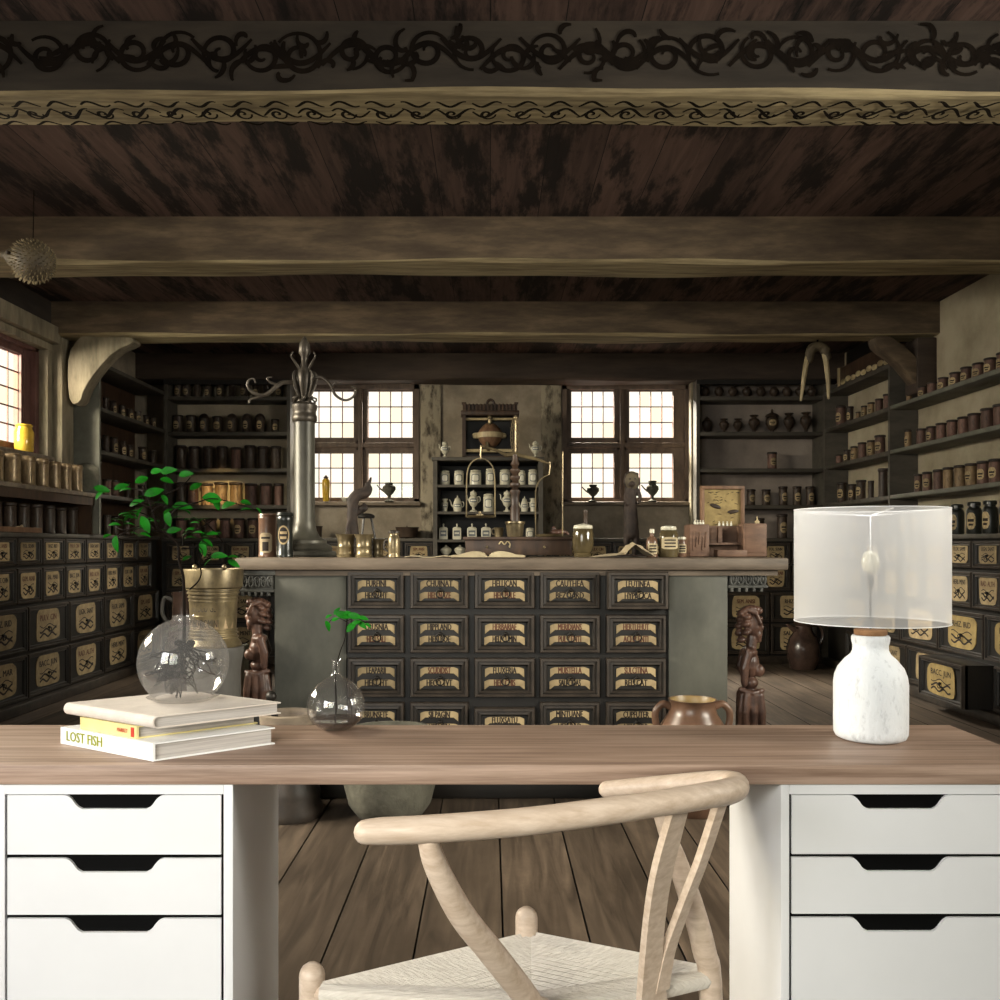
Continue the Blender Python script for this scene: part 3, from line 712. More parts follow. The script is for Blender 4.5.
row(seq('ball', [705,719,733,747,761,774,787,800,812], 9.5, 13), 2.41, 'b', sB, 'top shelf '+br, 'the window', 'small round vases on the top shelf of the back right bookcase')
row([('ball',707,10,17),('urn',724,10,14.5),('urn',738,10,14.5),('urn',754,11.5,18),('lurn',772,14,25),('urn',789,11.5,20),('urn',806,12,21)], 2.09, 'b', sB, 'second shelf '+br, 'the window', 'urns on the second shelf of the back right bookcase')
row([('canl',772,10,17)], 1.76, 'b', sB, 'third shelf '+br, 'the window', 'lone canister on the third shelf of the back right bookcase')
row(seq('darkl', [751,766,783,797,810], 9, [16,16,19,19,19]), 1.43, 'b', sB, 'fourth shelf '+br, 'the window', 'labelled jars on the fourth shelf of the back right bookcase')
row([('dark',760,9,20),('darkl',782,11,24),('darkl',800,11,22)], 1.131, 'b', sB, 'bottom shelf '+br, 'the window', 'jars on the bottom shelf of the back right bookcase')
lw = 'of corner bookcase'
row(seq(['dark','darkl','darkl','darkl','darkl','darkl','darkl'], [106,113,122,130,138,146,153], [6,7,7,7,7,6,6], [16,15,14,13,13,12,12]), 2.101, 's', -3.02, 'upper shelf '+lw, 'the post', 'jars on the upper shelf of the corner bookcase', PI*.3)
row(seq(['dark','darkl','darkl','darkl','darkl','dark'], [106,114,123,130,142,153], [7,8,7,7,8,7], [19,19,17,15,16,15]), 1.781, 's', -3.02, 'middle shelf '+lw, 'the post', 'jars on the middle shelf of the corner bookcase', PI*.3)
row(seq(['can','can','dark','dark'], [107,115,128,142], [9,9,8,8], [17,17,17,16]), 1.451, 's', -3.02, 'lower shelf '+lw, 'the post', 'canisters on the lower shelf of the corner bookcase', PI*.3)
row(seq(['dark'], [107,115,127], 8, [20,19,18]), 1.147, 's', -3.02, 'bottom shelf '+lw, 'the post', 'jars on the bottom shelf of the corner bookcase', PI*.3)
# left ledge
row([('tin',76.5,12,27),('tin',65.5,12,27),('tin',54.5,12.5,27.5),('tin',42,13.5,29),('tin',28,15,29.5),('tin',12,18,30),('tin',-5,17,31)], 1.45, 's', -3.0, 'ledge under left window', 'the post', 'copper canisters on the ledge under the left window', PI*.3)
row(seq('dark', [72,61,49,36,23,9,-6], [12,11,13,13,13,14,14], [27,26,28,29,29,30,31]), 1.146, 's', -3.062, 'shelf under the canister ledge', 'the post', 'dark jars in the shelf under the ledge', PI*.3)
# right wall, far bay and near bay
fb = 'in far bay'; nb = 'in near bay'
row([('canl',841,10.5,21),('darkl',850,7,17),('tan',858,5,9),('tanl',864,6,13),('tanl',871,7,14),('can',879,8,15),('can',887,8,17)], 2.105, 's', 3.08, 'high right wall shelf '+fb, 'the corner', 'jars on the high right shelf in the far bay', -PI*.3)
row([('can',839,7,10),('darkl',847,7,13),('tanl',854,7,15),('can',862,8.5,17),('tanl',871,8,17),('canl',880,11,20)], 1.775, 's', 3.08, 'middle right wall shelf '+fb, 'the corner', 'jars on the middle right shelf in the far bay', -PI*.3)
row([('darkl',842,10,20),('darkl',852,8,17),('darkl',861,10,20),('dark',871,6,18),('dark',883,10,29)], 1.44, 's', 3.08, 'low right wall shelf '+fb, 'the corner', 'jars on the low right shelf in the far bay', -PI*.3)
row([('canl',847,9,23),('canl',856,9,23),('can',866,9,24),('can',875,9,23)], 1.136, 's', 3.08, 'base right wall shelf '+fb, 'the corner', 'jars on the base shelf in the far bay', -PI*.3)
row(seq(['tan','canl','can','canl','canl','canl','canl','canl','canl','can'], [909,922,932,943,955,966,978,990,1003,1017], [6,9,9.5,10,11,11,11.5,12,13,13], [11,13,13.5,14.5,15.5,17,17,18,19,20]), 2.105, 's', 3.08, 'high right wall shelf '+nb, 'the divider', 'canisters on the high right shelf in the near bay', -PI*.3)
row(seq(['tanl','can','canl','can','can','can','can','can','can','can'], [908,921,931,941,952,963,974,987,1000,1014], [7,10,9.5,10.5,10.5,11,12.5,13,14,14], [19,17,17,18,18.5,19,20,22,23,24]), 1.775, 's', 3.08, 'middle right wall shelf '+nb, 'the divider', 'canisters on the middle right shelf in the near bay', -PI*.3)
row(seq(['canl','canl','can','tan','tan','tanl','canl','canl','can'], [918,927,938,948,960,971,983,995,1008], [8,9.5,10,10.5,12,12,12,13,13], [19,20,21,22,22.5,23,24,24.5,25]), 1.44, 's', 3.08, 'low right wall shelf '+nb, 'the divider', 'canisters on the low right shelf in the near bay', -PI*.3)
row(seq('glass', [906,918,930,943,957,974,990,1007], [11,12,12,13,14,15,15,16], [26,27,28,29,30,32,33,34]), 1.136, 's', 3.08, 'base right wall shelf '+nb, 'the divider', 'black bottles on the base shelf in the near bay', -PI*.3)
# ---------------------------------------------------------------- the counter
SC = 235.0; YC = F/SC
X = lambda px, s: (px-CX)/s
Z = lambda py, s: H-(py-CY)/s
root = thing('shop_counter', 'long grey-green apothecary counter with labelled drawers and carved corner figures', 'counter', (.09,4.1,0))
YK = YC+.62; ZT = 1.01
MB().box((X(275,SC),YC+.012,.1),(X(727,SC),YK-.03,.955)).build('body', m_counter, root)
for a, b in ((275,347),(668,727)): MB().box((X(a,SC),YC-.012,.1),(X(b,SC),YC+.012,.955),0,.005).build('front_panel', m_counter, root)
MB().box((X(347,SC),YC+.0,.1),(X(668,SC),YC+.011,.955)).build('drawer_frame', m_unit, root)
MB().box((X(262,SC),YC-.06,0),(X(740,SC),YK-.02,.1),0,.012).build('plinth', m_unit, root)
tp = MB(); tp.box((X(238,SC),YC-.05,ZT-.052),(X(785,SC),YK,ZT),0,.008); tp.box((X(246,SC),YC-.025,ZT-.075),(X(776,SC),YK-.02,ZT-.052)); tp.build('countertop', m_ctop, root)
cols = [(347,406),(409,470),(473,536),(538,601),(604,667)]; rows = [(570,610),(613,654),(656,698),(700,742)]
TX = [[('FURFINI','HELIN HT'),('CHUINAT','HELI NAZE'),('HELLICAN','HELI PULE'),('CAUTHEA','BEZOARD'),('LEUTINEA','HYPACICA')],
      [('CRUSNIA','HELI SALI'),('HIPPLAND','HELI BOE'),('HERBARIAE','HELI CUMIN'),('MERIDIANS','PULV ENTI'),('HERTLEHUT','ACHR ENTI')],
      [('LEAPARII','HELT HT'),('SCUDIDIST','HECO TVT'),('FLUXERIA','HELI CHIS'),('MUISTELLA','SALI CIDAS'),('SULCITINA','RELI CAT')],
      [('BRUNSETE','HELI RAD'),('SILPAGIN','HELI SEM'),('FLUXSATU','HELI FOL'),('MINTUANE','HELI RAD'),('CUPFUTER','HELI COR')]]
def banner(mb, w, zc, t, flip):
    hh = .026; n = 16; up = []; lo = []
    for i in range(n+1):
        u = -1+2*i/n; q = max(0, abs(u)-.80)/.20
        up.append((u*w/2, -.001, zc+hh*.5-.008*q)); lo.append((u*w/2, -.001, zc-hh*.5-.017*q**.7))
    mb.prism(up+lo[::-1], (0,-.003,0))
    mb.text(t, (0,-.0046,zc-.002), .038, 1 if len(t) % 3 else 2, sx=min(.7, w*.72/(.038*.66*len(t))), bold=.03)
for i, (a, b) in enumerate(cols):
    for j, (c, d) in enumerate(rows):
        x0, x1, z1, z0 = X(a,SC), X(b,SC), Z(c,SC), Z(d,SC); out = .0
        if (i,j) == (4,0): out = .05
        if (i,j) == (2,3): out = .02; z1 -= .02; z0 -= .02
        if (i,j) == (3,3): out = -.012
        dr = obj('drawer', drawer_mesh(x1-x0, z1-z0), root, Vector((x0, YC-.012-out, z0))-Vector(root.location))
        w, h = x1-x0, z1-z0; lb = MB(); banner(lb, w*.62, h*.67, TX[j][i][0], 0); banner(lb, w*.64, h*.375, TX[j][i][1], 1)
        lb.build('label', [m_parch, m_ink, m_redink], dr, True, (w/2, .003, 0))
        obj('ring_pull', ring_mesh(.017), dr, (w/2+.004, 0, h*.50))
# carved corner figures: one skin each
def figure(s, cx, mir, zsc, label, y):
    def q(px, py, dy=0): return (cx+mir*(px-258)/s, y+dy/s, Z(722,s)+(703-py)/s*zsc) if mir < 0 else (cx+(px-258)/s, y+dy/s, Z(703,s)+(703-py)/s*zsc)
    r = lambda a, b=None, c=None: (a/s, (b or a)/s, (c or b or a)/s*zsc)
    m = MB()
    m.ell(q(257,614), r(8,8,11.5)); m.ell(q(253,622), r(5,6,6)); m.ell(q(248.6,616.5), r(2.2,2,3)); m.ell(q(250.5,608.5), r(3,5,2.2)); m.ell(q(249.8,621.5), r(1.7,2.6,1.2)); m.ell(q(250,624.2), r(1.7,2.4,1.1)); m.ell(q(251.5,627.5), r(2.8,3,2.2))
    m.ell(q(251.5,613.5,-5), r(1.6,1.6,1.3))
    for a in range(7): m.ell(q(252+3*a, 601.5-3.2*math.sin(a*.5)+a*.5, -3), r(3.2,6,3.4))
    for a, (px, py) in enumerate(((266,604),(269,609),(270,615),(270,621),(268,627),(264,607),(265,613),(265,620))): m.ell(q(px,py,(-4 if a > 4 else 2)), r(4.6,5.5,3.0), rot=(0,.35*mir,0))
    m.tube([q(258,625),q(259,636)], 5.2/s, 8); m.tube([q(252,612,-8),q(256,604,-8),q(264,601,-7)], 2/s, 6)
    m.ell(q(260,648), r(9,9.5,13)); m.ell(q(252.5,653,-4.5), r(5.5,5,5.8)); m.ell(q(252.8,653,4.5), r(5.5,5,5.8)); m.ell(q(261,637.5), r(8,11,5))
    m.tube([q(264,638,-9),q(269,651,-10),q(268,664,-9)], [4.4/s,3.6/s,3.2/s], 8); m.tube([q(268,664,-9),q(266,650,-10),q(265.5,640,-10)], [3.2/s,2.6/s,2.4/s], 8); m.ell(q(265.5,637,-10), r(2.6,2.4,4))
    m.tube([q(264,638,9),q(268,650,9),q(262,662,9),q(255,664,8)], 3.4/s, 8)
    m.ell(q(260,664), r(8,8.5,6)); m.ell(q(260,675), r(11,10.5,7)); m.tube([q(250,670,-6),q(260,672,-10),q(271,669,-7)], 2.6/s, 7)
    for a in range(6):
        px = 251+4*a; yy = -6 if a % 2 else -9
        m.tube([q(253+3*a,674,yy+1),q(px,688,yy),q(px-.8+(a%2)*1.6,703+(a % 3)*2-3,yy+1)], [4.4/s,4.0/s,3.2/s], 8)
    for a in range(5): m.tube([q(253+3.5*a,674,5),q(252+4*a,702,6)], [5/s,4.6/s], 8)
    m.ell(q(260,692), r(10,7,14)); m.ell(q(261,704,-2), r(8,8,5)); m.box(q(249,712,-9), q(273,705,9))
    o = blob(m, 'carved_figure', m_carve, root, .0034, 1); o['label'] = label; return o
figure(232.0, X(258.5,232), 1, 1.0, 'carved woman bust facing outwards at the near corner', YC+.015)
figure(222.0, X(744,222), -1, 1.12, 'dark carved draped figure at the shaded corner', YC+.10)
def capital(x0, x1, y0, y1, z0, z1):
    m = MB(); m.box((x0,y0,z0),(x1,y1,z1),0,.004); m.box((x0-.012,y0-.012,z1-.022),(x1+.012,y1,z1),0,.004); m.box((x0-.006,y0-.008,z0),(x1+.006,y1,z0+.012),0,.003)
    n = 5
    for i in range(n):
        x = x0+(x1-x0)*(i+.5)/n; w = (x1-x0)/n*.5
        m.tube([(x+w*.75*math.cos(t), y0-.003, (z0+z1)/2-.002+ .022*math.sin(t)) for t in [2*PI*k/12 for k in range(12)]], .005, 6, closed=True); m.ell((x,y0,(z0+z1)/2), (.007,.007,.014))
        m.box((x-w*.8,y0-.012,z0-.016),(x-.1*w,y1,z0+.001),0,.002)
    m.build('carved_capital', m_capital, root)
capital(X(243,SC), X(274,SC), YC-.02, YC+.12, Z(592,SC), .957)
capital(X(729,SC), X(766,SC), YC-.005, YC+.16, Z(588,SC), .957)
MB().box((X(247,SC),YC-.03,.1),(X(273,SC),YC+.12,Z(712,232)),0,.006).build('corner_pedestal', m_unit, root)
MB().box((X(730,SC),YC+.02,.1),(X(757,SC),YC+.2,Z(731,222)),0,.006).build('corner_pedestal', m_unit, root)
# ---------------------------------------------------------------- things on the counter
def pot(name, label, cat, px, s, z, prof, mats, group=None, seg=24, part='body'):
    """turned object; profile in pixels at scale s: (half width, height)"""
    r = thing(name, label, cat, (X(px,s), F/s, z), 0, group)
    MB().lathe([(a/s, b/s) for a, b in prof], seg=seg).build(part, mats, r, True)
    return r
def sub(r, name, mb, m): return mb.build(name, m, r, True)
S2 = 224.0
# iron pillar
s = 214.0; zt = ZT+.001
r = pot('iron_pillar_stand', 'tall grey pillar with leafy wrought-iron top standing on the counter', 'pillar', 304.5, s, zt, [(0,0),(31,0),(32,2),(31,5),(27,6),(28,8),(26,11),(22,13),(22,16),(15,20),(12,26),(11,32),(11,34),(10.3,36),(10.3,145),(11.5,146),(11.5,148),(0,148.5)], m_pillar, part='shaft')
q = lambda px, py, dy=0: ((px-304.5)/s, dy/s, (557-py)/s)
sub(r, 'collar', MB().lathe([(11.2/s,134/s),(12.5/s,136/s),(12.5/s,140/s),(11.4/s,142/s),(11.4/s,145/s),(12.6/s,148/s),(12.6/s,151/s),(10/s,153/s),(0,153.5/s)], seg=20), m_darkbrass)
cr = MB()
for k in range(8):
    a = k*PI/4; cr.tube([((9*math.cos(a)+3*math.cos(a+t))/s, (9*math.sin(a)+3*math.sin(a+t))/s, (156+3.2*math.sin(t))/s) for t in [2*PI*i/8 for i in range(8)]], .9/s, 5, closed=True)
sub(r, 'pierced_crown', cr, m_darkbrass)
sub(r, 'bud', MB().lathe([(0,152/s),(3.5/s,153/s),(4/s,160/s),(7/s,172/s),(8.5/s,182/s),(5/s,188/s),(3/s,194/s),(3.6/s,200/s),(6/s,204/s),(5.4/s,212/s),(2/s,218/s),(0,221/s)], seg=14), m_darkbrass)
for k in range(7):
    a = k*2*PI/7+.2; c, sn = math.cos(a), math.sin(a)
    pts = spline([(3*c/s,3*sn/s,158/s),(9*c/s,9*sn/s,170/s),(11*c/s,11*sn/s,180/s),(9*c/s,9*sn/s,184/s),(8*c/s,8*sn/s,179/s)], 5)
    sub(r, 'leaf', MB().tube(pts, [2.2/s,2.6/s,2.2/s,1.6/s,.8/s], 7, flat=.5), m_darkbrass)
for px, pz in ((-8,-11),(8,-9),(0,-12)):
    pts = spline([(0,0,178/s),(px*.5/s,pz*.2/s,186/s),(px*1.1/s,pz*.5/s,194/s),(px*1.5/s,pz*.6/s,199/s),(px*1.3/s,pz*.6/s,203/s)], 5)
    sub(r, 'petal', MB().tube(pts, [1.5/s,1.4/s,1.2/s,.9/s,.7/s], 7), m_darkbrass)
arm = MB(); arm.tube(spline([q(300,384),q(285,384,-6),(q(276,391,-9)),q(268,397,-10),q(258,396,-10),q(251,390,-10),q(251,383,-10),q(256,381,-10),q(258,385,-10)], 6), [2.4/s,2.2/s,2/s,1.7/s,1.3/s,1/s,.8/s], 8)
arm.tube(spline([q(268,397,-10),q(260,400,-11),q(253,402,-11),q(252,405,-11)], 5), [1.5/s,1/s], 7); arm.tube(spline([q(280,387,-7),q(272,384,-7),q(269,380,-7),q(273,379,-7)], 5), [1.5/s,.8/s], 7)
sub(r, 'scroll_arm', arm, m_darkbrass)
arm = MB(); arm.tube(spline([q(307,390),q(313,381,-4),q(322,379,-6),q(331,386,-7),q(337,397,-8),q(346,402,-8),q(354,399,-8),q(357,392,-8),q(353,388,-8)], 6), [1.8/s,1.5/s,1.4/s,1.2/s,.9/s], 8)
arm.tube(spline([q(333,389,-7),q(337,384,-7),q(342,385,-7)], 4), [1/s,.6/s], 6)
sub(r, 'scroll_arm', arm, m_darkbrass)
# two tall jars by the pillar
r = pot('jar', 'tall red-brown pottery jar with an arched drawing at the counter corner', 'jar', 267.5, 222, zt, [(0,0),(9,0),(9.2,2),(8.6,3),(8.7,36),(9.2,38),(9,40),(8,41.5),(0,41.5)], m_clay, 'tall jars at the counter corner')
a = MB().cylpatch(8.9/222, 4/222, 24/222, .75, mi=0, corner=.12); a.cylpatch(9.0/222, 6/222, 15/222, .35, mi=1, corner=0); a.cylpatch(9.0/222, 18/222, 20/222, .5, mi=1, corner=0); sub(r, 'label', a, [m_paper2, m_ink])
sub(r, 'lid', MB().lathe([(8.7/222,40.5/222),(9.4/222,41/222),(9/222,43/222),(0,43.5/222)]), m_clay)
r = pot('jar', 'tall black jar with a white oval label beside the iron pillar', 'jar', 285, 226, zt, [(0,0),(8,0),(8.3,1.5),(7.6,3),(7.4,34),(8,36),(8.2,39),(7.4,41),(0,41)], m_greenjar, 'tall jars at the counter corner')
sub(r, 'lid', MB().lathe([(8.2/226,41/226),(8.8/226,42/226),(8/226,44.5/226),(0,45/226)]), m_greenjar)
def oval(R, zc, hw, hh, mi=0):
    m = MB(); n = 20; vs = [(0,-R,zc)]
    for i in range(n):
        a = 2*PI*i/n; an = -PI/2+hw/R*math.cos(a); vs.append((R*math.cos(an), R*math.sin(an), zc+hh*math.sin(a)))
    m.add(vs, [(0,i+1,(i+1)%n+1) for i in range(n)], mi); return m
o = oval(7.9/226, 22/226, 6.2/226, 9.5/226); b = oval(8.0/226, 22/226, 4.9/226, 7.8/226, 1); o.v += b.v; o.f += [[i+21 for i in f] for f in b.f]; o.m += b.m; o.sm += b.sm
o.cylpatch(8.1/226, 23/226, 25.5/226, .45, mi=0, corner=0); o.cylpatch(8.1/226, 18/226, 20.5/226, .4, mi=0, corner=0); sub(r, 'label', o, [m_parch, m_ink])
# brass mortars and bell jar
def mortar(label, px, w, h, s, handles=False):
    r = pot('brass_mortar', label, 'mortar', px, s, zt, [(0,0),(w*.42,0),(w*.44,h*.08),(w*.38,h*.14),(w*.38,h*.4),(w*.41,h*.45),(w*.38,h*.5),(w*.40,h*.8),(w*.46,h*.92),(w*.5,h),(w*.44,h),(w*.38,h*.85),(w*.34,h*.2),(0,h*.16)], m_brass, 'brass vessels on the counter')
    if handles:
        for sg in (-1,1): sub(r, 'handle', MB().tube(spline([(sg*w*.38/s,0,h*.78/s),(sg*w*.62/s,0,h*.72/s),(sg*w*.6/s,0,h*.45/s),(sg*w*.4/s,0,h*.4/s)], 5), w*.05/s, 7), m_brass)
    return r
mortar('widest brass mortar, nearest the iron pillar', 346, 21, 23, 228)
mortar('barrel-bellied brass mortar between two other mortars', 364, 20, 23, 230)
mortar('smallest brass mortar with two loop handles', 378.5, 12.5, 18, 228, True)
r = pot('brass_jar', 'stoppered brass jar with a dark waist beside the mortars', 'jar', 394, 232, zt, [(0,0),(6.2,0),(6.4,1.5),(5.6,3),(6,5),(6.3,11),(6,18),(5,21),(4.4,22),(4.6,24),(0,24)], m_brass, 'brass vessels on the counter')
sub(r, 'lid', MB().lathe([(4.7/232,24/232),(6/232,24.5/232),(6/232,26/232),(4/232,27/232),(0,27.2/232)]), m_darkbrass)
sub(r, 'handle', MB().tube(spline([(-.024,0,.075),(-.04,0,.07),(-.042,0,.04),(-.026,0,.025)], 5), .004, 6), m_darkbrass)
# twisted dark root sculpture on a stand behind the mortars
s = 205.0; q = lambda px, py, dy=0: ((px-357)/s, dy/s, (556.5-py)/s)
r = thing('gnarled_figure', 'twisted dark animal figure rearing up behind the brass mortars', 'figure', (X(357,s), F/s, zt+.014))
m = MB(); m.tube(spline([q(357,556),q(354,536),q(352,520),q(353,508),q(358,500),q(366,497)], 5), [6/s,5/s,5.5/s,5/s,4.4/s,3.5/s], 10); m.tube(spline([q(352,512),q(351,504),q(356,497),q(363,494),(q(368,489)),q(371,481)], 5), [4.5/s,4.2/s,4/s,3.4/s,2.4/s,1.2/s], 9)
m.tube(spline([q(362,500),q(368,497),q(370,491),q(366,487)], 5), [3.2/s,3/s,2.4/s,1.4/s], 8); m.tube(spline([q(353,520,-2),q(349,528,-4),q(347,545,-5),q(347,556,-5)], 5), [3/s,2.2/s,2/s,2.2/s], 8); m.ell(q(363,512), (5/s,4/s,3.5/s)); m.tube(spline([q(354,516),q(361,515),q(366,511),q(364,507)], 4), [3/s,2.5/s,1.6/s], 7); m.ell(q(357,555), (9/s,7/s,2.5/s))
o = blob(m, 'body', m_hair, r, .005, 2, True)
# iron tripod
s = 212.0; q = lambda px, py, dy=0: ((px-366)/s, dy/s, (556.5-py)/s)
r = thing('tripod', 'small iron tripod burner standing behind the brass mortars', 'tripod', (X(366,s)+.005, F/s-.03, zt))
sub(r, 'plate', MB().lathe([(0,38/s),(8/s,38/s),(8.6/s,39.5/s),(8/s,41/s),(5/s,42.5/s),(0,43/s)]), m_iron)
for a in (0.1, 2.2, 4.3): sub(r, 'leg', MB().tube([(5*math.cos(a)/s,5*math.sin(a)/s,38/s),(12*math.cos(a)/s,7*math.sin(a)/s,.5/s)], 1.2/s, 6), m_iron)
# open book and papers
def openbook(name, label, px0, px1, s, h, mpaper, rz=0):
    w = (px1-px0)/s; r = thing(name, label, 'book', (X((px0+px1)/2,s), F/s, zt), rz)
    for sg in (-1,1):
        top = [(sg*w/2*u, -.0, .003+h*(math.sin(min(1,u*1.25)*PI*.9)**.6 if u > 0 else 0)*(1-.55*u)) for u in [i/10 for i in range(11)]]
        poly = [(p[0],-.115,max(.003,p[2])) for p in top]+[(sg*w/2,-.115,.001),(0,-.115,.001)]
        m = MB().prism(poly, (0,.23,0)); sub(r, 'page_block', m, mpaper)
    sub(r, 'cover', MB().box((-w/2-.006,-.12,-.0005),(w/2+.006,.12,.002)), m_dkwood); return r
openbook('open_book', 'large open book lying before the balance scale', 452, 524, 231, .03, m_paper)
r = thing('paper_sheet', 'flat yellowed paper sheet left of the open book', 'paper', (X(432,228), F/228, zt))
m = MB(); n = 8; top = [(-.11+.22*i/n, .004*math.sin(i*1.3)+.004) for i in range(n+1)]
m.prism([(x,-.1,z) for x, z in top]+[(x,-.1,z-.0025) for x, z in top[::-1]], (0,.2,0)); sub(r, 'sheet', m, m_paper)
# balance scale on its drawer box
s = 214.0; q = lambda px, py, dy=0: ((px-516)/s, dy/s, (556.5-py)/s)
r = thing('balance_scale', 'brass balance scale with turned post on a dark drawer box', 'scale', (X(516,s), F/s, zt))
sub(r, 'drawer_box', MB().box(q(466,555,-22), q(570,540,22), 0, .004), m_dkwood)
sub(r, 'box_lid', MB().box(q(463.5,540,-24), q(571.5,537,24), 0, .003), m_dkwood)
for px in (487,543): sub(r, 'drawer_knob', MB().ell(q(px,547,-23), 1.3/s), m_brass)
m = MB().tube(spline([q(499,544,-22.6),q(501,541.5,-22.8),q(504,544.5,-22.8),q(507,541.5,-22.8),q(509.5,544,-22.8),q(509,547,-22.8)], 4), .7/s, 5); sub(r, 'clasp', m, m_bone)
sub(r, 'base_pot', MB().lathe([(0,19.5/s),(7.5/s,19.6/s),(8/s,21/s),(9/s,32/s),(10.2/s,33/s),(10/s,35/s),(0,35.3/s)], q(515,556.5)[:2]+(0,)), m_brass)
sub(r, 'post', MB().lathe([(4.6/s,35/s),(4.6/s,49/s),(3.8/s,50/s),(4.2/s,62/s),(5.2/s,64/s),(5.2/s,66/s),(2.4/s,68/s),(5.2/s,71/s),(5.2/s,73/s),(2.4/s,75/s),(5/s,78/s),(5/s,80/s),(2.4/s,82/s),(5/s,85/s),(5/s,87/s),(2.6/s,89/s),(4.4/s,92/s),(2.6/s,97/s),(2.8/s,102/s),(0,103/s)], (-1/s,0,0)), m_dkwood)
pv = q(515.5,453)
ch = MB()
for k in range(9):
    for sg in (-1,1):
        cc = q(515+sg*(1.2+2.2*math.sin((k+.5)/9*PI)), 452-3.9*k); t0 = k*PI/2
        ch.tube([(cc[0]+1.1/s*math.cos(t), cc[1]+.6/s*math.sin(t)*(-1)**k, cc[2]+2.3/s*math.sin(t)) for t in [2*PI*i/8 for i in range(8)]], .5/s, 5, closed=True)
sub(r, 'chain', ch, m_brass); sub(r, 'hanging_rod', MB().tube([q(515.5,458),q(515.5,416)], .8/s, 6).ell(q(515.5,418), 2.2/s), m_brass)
sub(r, 'beam', MB().tube([q(481,446),q(496,450),q(506,455)], [1.1/s,1.5/s,1.9/s], 8).tube([q(506,455),q(515,454),q(522,456),q(536,459),q(550,464)], [1.9/s,2.6/s,2/s,1.6/s,1/s], 8), m_brass)
sub(r, 'hook', MB().tube([q(481,446),q(480.5,452),q(480.5,459)], .7/s, 6), m_brass); sub(r, 'hook', MB().tube([q(550,462),q(550,468),q(549,475)], .8/s, 6), m_brass)
st = MB(); st.tube([q(466.5,517)]+chaikin([q(466.5,490),q(467,470),q(472,461),q(480.5,457.5),q(489,461),q(494.5,470),q(495,490)], 2)+[q(495,517)], .75/s, 7); sub(r, 'pan_frame', st, m_brass)
sub(r, 'pan', MB().lathe([(0,38.4/s),(13/s,38.6/s),(15.3/s,40.5/s),(15/s,40.8/s),(12/s,39.6/s),(0,39.4/s)], (q(480.7,0)[0],0,0)), m_brass)
sub(r, 'weight', MB().lathe([(0,39.6/s),(4/s,39.6/s),(4/s,42/s),(1.5/s,43/s),(1.5/s,45/s),(0,45.5/s)], (q(480,0)[0],0,0)), m_brass)
sub(r, 'pan_frame', MB().tube(spline([q(535.5,537),q(535.5,500),q(536.5,487),q(541,479),q(548,475)], 6), .75/s, 7), m_brass)
sub(r, 'pan', MB().lathe([(0,19.7/s),(12/s,19.9/s),(14/s,22/s),(13.6/s,22.2/s),(11/s,20.7/s),(0,20.5/s)], (q(549,0)[0],-6/s,0)), m_brass)
sub(r, 'thin_rod', MB().tube([q(562.5,538),q(562.5,500),q(562.8,452)], .6/s, 6), m_brass)
r = thing('dried_root', 'lumpy dried root lying on the box beside the scale pan', 'root', (X(556,s), F/s+.04, zt+19.7/s+.01))
m = MB(); m.ell((0,0,.012), (.03,.02,.012)); m.ell((.028,0,.014), (.02,.016,.014)); m.ell((-.008,0,.03), (.012,.012,.012)); m.tube([(.03,0,.02),(.05,0,.012),(.06,0,.004)], .008, 6); blob(m, 'body', m_carve, r, .004, 2, True)
r = pot('measuring_cup', 'little brass cup beside the foot of the scale post', 'cup', 499, s-4, zt+19.7/s, [(0,0),(4,0),(4.4,7),(5.4,9),(4.8,9.5),(4,8),(3.6,1.5),(0,1.2)], m_brass)
sub(r, 'handle', MB().tube(spline([(-.02,0,.038),(-.034,0,.036),(-.032,0,.016),(-.02,0,.012)], 4), .0028, 6), m_brass)
# green glass jar
r = pot('glass_jar', 'squat green glass jar with a dark bottle-neck stopper', 'jar', 583, 224, zt, [(0,0),(9,0),(9.5,2),(8,4),(9.5,6),(10.6,12),(10.3,24),(9,29),(8,31),(0,31)], m_greenglass)
sub(r, 'cloth_cap', MB().lathe([(8.4/224,27/224),(9.8/224,29/224),(9.2/224,31.5/224),(4/224,33/224),(0,33.4/224)]), m_cer)
sub(r, 'stopper', MB().lathe([(0,33/224),(2.2/224,33/224),(1.9/224,43/224),(2.4/224,44/224),(1.9/224,47/224),(0,47.4/224)], (.012,0,0)), m_darkjar)
r = thing('folded_paper', 'crumpled brown paper folded in a tent beside the green jar', 'paper', (X(627,228), F/228-.03, zt))
m = MB(); pts = [q2 for q2 in [(-.16,.0),(-.08,.012),(-.03,.016),(.0,.05),(.018,.062),(.045,.048),(.075,.02),(.10,.004)]]
lo = [(x, max(.0, z-.004)) for x, z in pts]
for yy in range(6):
    pass
V = []; G = 7
for j in range(G+1):
    for x, z in pts: V.append((x+.01*math.sin(j*1.1), -.09+.18*j/G, .0015+z*(1-.45*abs(j/G-.4))+.004*math.sin(x*90+j*2)*(z > .01)))
k = len(pts); m.add(V+[(a, b, c-.0015) for a, b, c in V], [(j*k+i, j*k+i+1, (j+1)*k+i+1, (j+1)*k+i) for j in range(G) for i in range(k-1)]+[((G+1)*k+j*k+i, (G+1)*k+(j+1)*k+i, (G+1)*k+(j+1)*k+i+1, (G+1)*k+j*k+i+1) for j in range(G) for i in range(k-1)]); sub(r, 'sheet', m, m_paper2)
